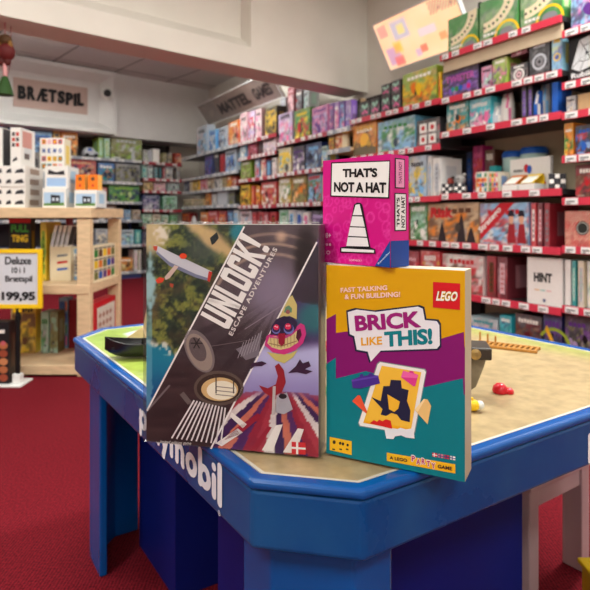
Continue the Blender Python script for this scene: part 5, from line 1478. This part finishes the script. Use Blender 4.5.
for k in range(4):
    a_ = 50+4.6*k; Y = 3.21; x0_ = (a_-CX)/F*Y; mb = MB(); ww = .018; hh = .12
    mb.box((0,0,0),(ww,.08,hh),{'*':PAL['white'],'front':PAL['white']}); mb.poly([(.002,hh*.1),(ww-.002,hh*.1),(ww-.002,hh*.7),(.002,hh*.7)],(190,190,196)); mb.face([(ww+.0005,.005,.01),(ww+.0005,.075,.01),(ww+.0005,.075,hh*.95),(ww+.0005,.005,hh*.95)],(40,36,40))
    mb.v = [(x+z*.22,y,z) for x,y,z in mb.v]
    tag(mb.build('game_booklet','card',loc=(x0_,Y,zc)), f'thin white booklet leaning on the cream box, {["leftmost","second from left","third from left","rightmost"][k]} of four','booklet','leaning booklets on the stand')
wbox(72.5,80,249,3.25,.12,zm_,'skyblue','white','blue','shelfspine','pale blue and white box standing at the right end of the middle shelf')
wbox(66,68.5,218.5,3.46,.08,zm_,'crimson','red','maroon','plain','thin crimson box at the back of the middle shelf')
# sideways boxes facing the aisle on the right
def aisle(y0, y1, z, h, x, th_, c1, c2, c3, st, label, extra=None):
    return gamebox(Vector((x,y0,z)), R(90), y1-y0, h, th_, c1, c2, c3, st, label, 'board game', 'games on the birch display stand', random.Random(3), extra=extra)
def grid9(mb, w, h):
    pal = ['olive','red','yellow','blue','green','orange','purple','brown']
    for i in range(5):
        for j in range(3):
            x = w*(.05+.19*i); z = h*(.06+.31*j); mb.poly([(x,z),(x+w*.15,z),(x+w*.15,z+h*.2),(x,z+h*.2)], pal[(i*3+j*2)%8], -.001); mb.poly([(x,z+h*.22),(x+w*.15,z+h*.22),(x+w*.15,z+h*.26),(x,z+h*.26)], (80,80,80), -.001)
aisle(3.11,3.49,zm_,.2,WX1-.012,.05,'cream','mint','grey','plain','cream box with a grid of small pictures facing the aisle',extra=grid9)
def maze(mb, w, h):
    mb.poly([(w*.18,h*.1),(w*.95,h*.1),(w*.95,h*.9),(w*.18,h*.9)], (214,204,190), -.001)
    for i in range(4):
        for j in range(4): mb.poly([(w*(.3+.15*i),h*(.2+.16*j)+h*.0),(w*(.36+.15*i),h*(.26+.16*j)),(w*(.3+.15*i),h*(.32+.16*j)),(w*(.24+.15*i),h*(.26+.16*j))], (160,104,80), -.0014)
aisle(3.1,3.5,zb_,.31,WX1-.012,.06,'red','white','brown','plain','red box with a brown lozenge pattern facing the aisle below the picture grid box',extra=maze)
# lower compartment
wbox(41,49,312,3.3,.1,zb_,'mint','green','silver','cover','pale green box on the bottom shelf of the stand')
wbox(50,58,312,3.3,.1,zb_,'olive','mint','grey','cover','olive box next to the pale green one on the bottom shelf')
wbox(59,68,298,3.42,.08,zb_,'skyblue','white','blue','tiles','pale blue tile box at the back of the bottom shelf')
wbox(69,80,300,3.42,.08,zb_,'crimson','red','maroon','plain','plain crimson box at the back of the bottom shelf')
wbox(12,36,300,3.3,.08,zb_,'yellow','gold','brown','cover','big yellow box on the bottom shelf behind the sign pole')

# ================================================================== PRICE SIGN ON POLE
Ysg = 2.88; sx = (18-CX)/F*Ysg
e = empty('price_sign', (sx,Ysg,0), 0, label='yellow-framed price sign reading Deluxe 199,95 on a black pole', cat='price sign')
zt2 = CH+(HY-249)*Ysg/F; zb2 = CH+(HY-308)*Ysg/F; xl = (-6-CX)/F*Ysg-sx; xr = (42.5-CX)/F*Ysg-sx
mb = MB(); mb.box((-.19,-.05,0.001),(.035,.09,.012)); mb.prism([(-.02,-.02),(.02,-.02),(.02,.02),(-.02,.02)],.012,.06); mb.build('base_plate','whitep',e,bevel=.003)
mb = MB(); mb.tube([(0,0,.05),(0,0,zb2+.01)],.0115,(18,18,20)); mb.tube([(0,0,zb2-.06),(0,0,zb2-.035)],.015,(18,18,20)); mb.build('pole','gloss',e,smooth=True)
mb = MB(); fw = .02
ol, il = (xl,xr,zb2,zt2), (xl+fw,xr-fw,zb2+fw,zt2-fw)
for a_, b_ in (((xl,-.012,zb2),(xr,.004,zb2+fw)),((xl,-.012,zt2-fw),(xr,.004,zt2)),((xl,-.012,zb2+fw),(xl+fw,.004,zt2-fw)),((xr-fw,-.012,zb2+fw),(xr,.004,zt2-fw))): mb.box(a_,b_)
mb.box((-.02,-.008,zb2-.02),(.02,.004,zb2)); mb.build('sign_frame','yellowp',e)
mb = MB(); x0_, x1_, z0_, z1_ = xl+fw, xr-fw, zb2+fw, zt2-fw; mb.box((x0_,-.007,z0_),(x1_,.002,z1_),(206,208,214))
def st(s, xa, xb, ya, yb, bold=.02):
    ax_ = (xa-CX)/F*Ysg-sx; bx_ = (xb-CX)/F*Ysg-sx; az = CH+(HY-yb)*Ysg/F; bz = CH+(HY-ya)*Ysg/F
    mb.tris(text(s,bold,.95), lambda u,v:(ax_+(bx_-ax_)*u,-.0078,az+(bz-az)*v), (24,24,28))
st('Deluxe',5.8,32,256.5,264.5,.03); st('10 i 1',12.5,25.5,267,273,.03); st('Brætspil',6,33,275.5,283.5,.025); st('199,95',2.3,36,291.5,301.5,.06)
mb.build('price_card','matte',e)
# picnic-coloured box at the foot of the sign
p = Vector(((11-CX)/F*2.88-.136, 2.86, .0126))
def bricks(mb, w, h):
    for j in range(5): 
        for i in range(3):
            c = ((176,104,66),(196,128,84),(150,70,48))[(i+j)%3]; mb.disc(w*(.2+.3*i), h*(.1+.13*j), w*.17, h*.06, c, -.001-.0003*j, 12)
    rtext(mb,'BAKE',w*.3,h*.78,w*.5,h*.08,(230,225,220),.05) if False else mb.poly([(w*.2,h*.8),(w*.85,h*.82),(w*.85,h*.88),(w*.2,h*.86)], (225,220,215), -.001)
    mb.disc(w*.8,h*.66,w*.09,w*.09,(190,90,100),-.003,12)
gamebox(p, 0, .135, .31, .08, 'black','brown','orange','plain', 'black box with stacked orange-brown shapes, standing on the white foot of the price sign', 'board game', None, random.Random(2), extra=bricks)

# ================================================================== STOOL, CRATE
q0 = Vector((.511,1.24,0)); q1 = Vector((.715,1.383,0)); du = (q1-q0); sl = du.length; rz = math.atan2(du.y,du.x)
e = empty('stool', q0, rz, label='pale pinkish wooden child stool tucked under the right side of the table', cat='stool')
zs2 = .252; lt = .035; sd = .26
for x in (0, sl-lt):
    for y in (0, sd-.05):
        mb = MB(); mb.box((x,y,0),(x+lt,y+.05,zs2-.0)); mb.build('leg','pinkwood',e,bevel=.003)
for y in (.006, sd-.028):
    mb = MB(); mb.box((lt+.0005,y,zs2-.045),(sl-lt-.0005,y+.022,zs2)); mb.build('rail','pinkwood',e)
mb = MB(); mb.box((-.008,-.008,zs2+.0003),(sl+.008,sd+.008,zs2+.012)); mb.build('seat','pinkwood',e,bevel=.003)
Yc = .945
p = Vector((.545, Yc, 0)); e = empty('toy_crate', p, R(0), label='bright yellow plastic crate on the carpet in the bottom right corner', cat='crate')
zc2 = .19
mb = MB(); ringpr(mb, [(0,0),(.2,0),(.2,.14),(0,.14)], [(.012,.012),(.188,.012),(.188,.128),(.012,.128)], .001, zc2); mb.prism([(.01,.01),(.19,.01),(.19,.13),(.01,.13)],.001,.012); mb.build('crate_body','yellowp',e,bevel=.003)
mb = MB(); ringpr(mb, [(-.006,-.006),(.206,-.006),(.206,.146),(-.006,.146)], [(.01,.01),(.19,.01),(.19,.13),(.01,.13)], zc2, zc2+.01); mb.build('crate_rim','yellowp',e,bevel=.003)
# ================================================================== HANGING DECORATION
P = Vector(((5-CX)/F*3.36, 3.36, 2.0))
e = empty('hanging_ornament', P, 0, label='red and gold fabric figure hanging from the beam above a green bell', cat='ornament')
def zrel(y): return CH+(HY-y)/F*3.36-2.0
mb = MB(); mb.tube([(0,0,0),(0,0,zrel(36))],.003,(150,60,70)); mb.build('ribbon','matte',e)
def ell(o, rx, rz_, c, n_, mt='matte'):
    m_ = MB(); m_.lathe([(math.sin(math.pi*k/10)+.001, -rz_*math.cos(math.pi*k/10)) for k in range(11)], c, 16, o, rx, rx*.8); m_.build(n_, mt, e, smooth=True)
ell((.0,0,zrel(40)),.04,.035,(80,52,26),'head'); ell((.01,0,zrel(52)),.05,.055,(92,20,20),'body'); ell((.035,-.01,zrel(46)),.016,.03,(130,92,40),'arm'); ell((-.025,-.01,zrel(46)),.016,.03,(130,92,40),'arm'); ell((.015,0,zrel(61)),.022,.03,(80,24,20),'foot'); ell((-.02,0,zrel(61)),.022,.03,(80,24,20),'foot')
mb = MB(); mb.tube([(0,0,zrel(64)),(0,0,zrel(76))],.012,(214,150,150)); mb.build('bow','matte',e)
e = empty('hanging_bell', Vector((P.x,P.y,2.0+zrel(95))), 0, label='green bell-shaped ornament hanging below the red fabric figure', cat='ornament')
mb = MB(); hB = zrel(76)-zrel(95); mb.tube([(0,.02,hB*.9),(0,.07,hB+.1),(0,.07,-zrel(95)-.0)],.002,(150,60,70));  mb.lathe([(.05,0),(.04,hB*.35),(.028,hB*.7),(.016,hB*.95),(.004,hB)],(40,74,24),14); mb.build('bell','matte',e,smooth=True)

# ================================================================== LIGHTS
def area(name, loc, sx_, sy_, W_, c, rz=0, rx=0, label=None):
    l = bpy.data.lights.new(name, 'AREA'); l.shape = 'RECTANGLE'; l.size = sx_; l.size_y = sy_; l.energy = W_; l.color = c
    o = bpy.data.objects.new(name, l); C.objects.link(o); o.location = loc; o.rotation_euler = (rx,0,rz); return o
def fixture_lamp(x, y, z, rz, W_, lb, c=(.96,.99,.95), s=(1.2,.3), up=0):
    e = empty('ceiling_lamp', (x,y,z), rz, label='slim white ceiling lamp panel '+lb, cat='ceiling lamp', group='ceiling lamp panels')
    mb = MB(); mb.box((-s[0]/2-.02,-s[1]/2-.02,-.03),(s[0]/2+.02,s[1]/2+.02,-.0005)); mb.build('housing','whitep',e)
    a_ = area('lamp_light', (x,y,z-.04), s[0], s[1], W_, c, rz)
    if up:  # unseen lamps hung lower, with upward light added for the back ceiling
        area('added_ceiling_fill', (x,y,z+.01), s[0], s[1], up, c, rz, R(180))
        mb = MB()
        for q in (-.5,.5): mb.tube([(q,0,0),(q,0,2.8-z)],.004)
        mb.build('suspension_rod','metal',e)
LB = ('behind the viewer at left','behind the viewer in the middle','behind the viewer at right','above the play table','above the right-hand shelves','above the birch display stand')
for q, (x, y, w_) in enumerate(((-1.6,-1.2,58),(.6,-1.6,42),(2.4,-.8,30),(-.6,1.3,50),(1.5,2.2,95),(-2.6,1.6,24))):
    fixture_lamp(x, y, 3.0, math.atan2(BD.y,BD.x), w_, LB[q])
fixture_lamp(-2.6, 5.2, 2.62, math.atan2(BD.y,BD.x), 30, 'hung unseen beyond the beam at left, with added uplight', up=34)
fixture_lamp(-1.0, 5.9, 2.62, math.atan2(BD.y,BD.x), 22, 'hung unseen beyond the beam near the corner, with added uplight', up=26)
wd = bpy.data.worlds.new('w'); bpy.context.scene.world = wd; wd.use_nodes = True
wd.node_tree.nodes['Background'].inputs[0].default_value = (.05,.05,.05,1)

# ================================================================== CAMERA
cd_ = bpy.data.cameras.new('camera'); cam = bpy.data.objects.new('camera', cd_); C.objects.link(cam)
cam.location = (0,0,CH); cam.rotation_euler = (R(90),0,0); cd_.sensor_width = 36; cd_.lens = F/590*36; cd_.shift_y = -(295-HY)/590; cd_.clip_start = .02
cd_.dof.use_dof = True; cd_.dof.focus_distance = .72; cd_.dof.aperture_fstop = 9
sc = bpy.context.scene; sc.camera = cam
sc.view_settings.view_transform = 'Standard'; sc.view_settings.look = 'None'; sc.view_settings.gamma = 1; sc.view_settings.exposure = .2
try: sc.view_settings.use_curve_mapping = False
except Exception: pass
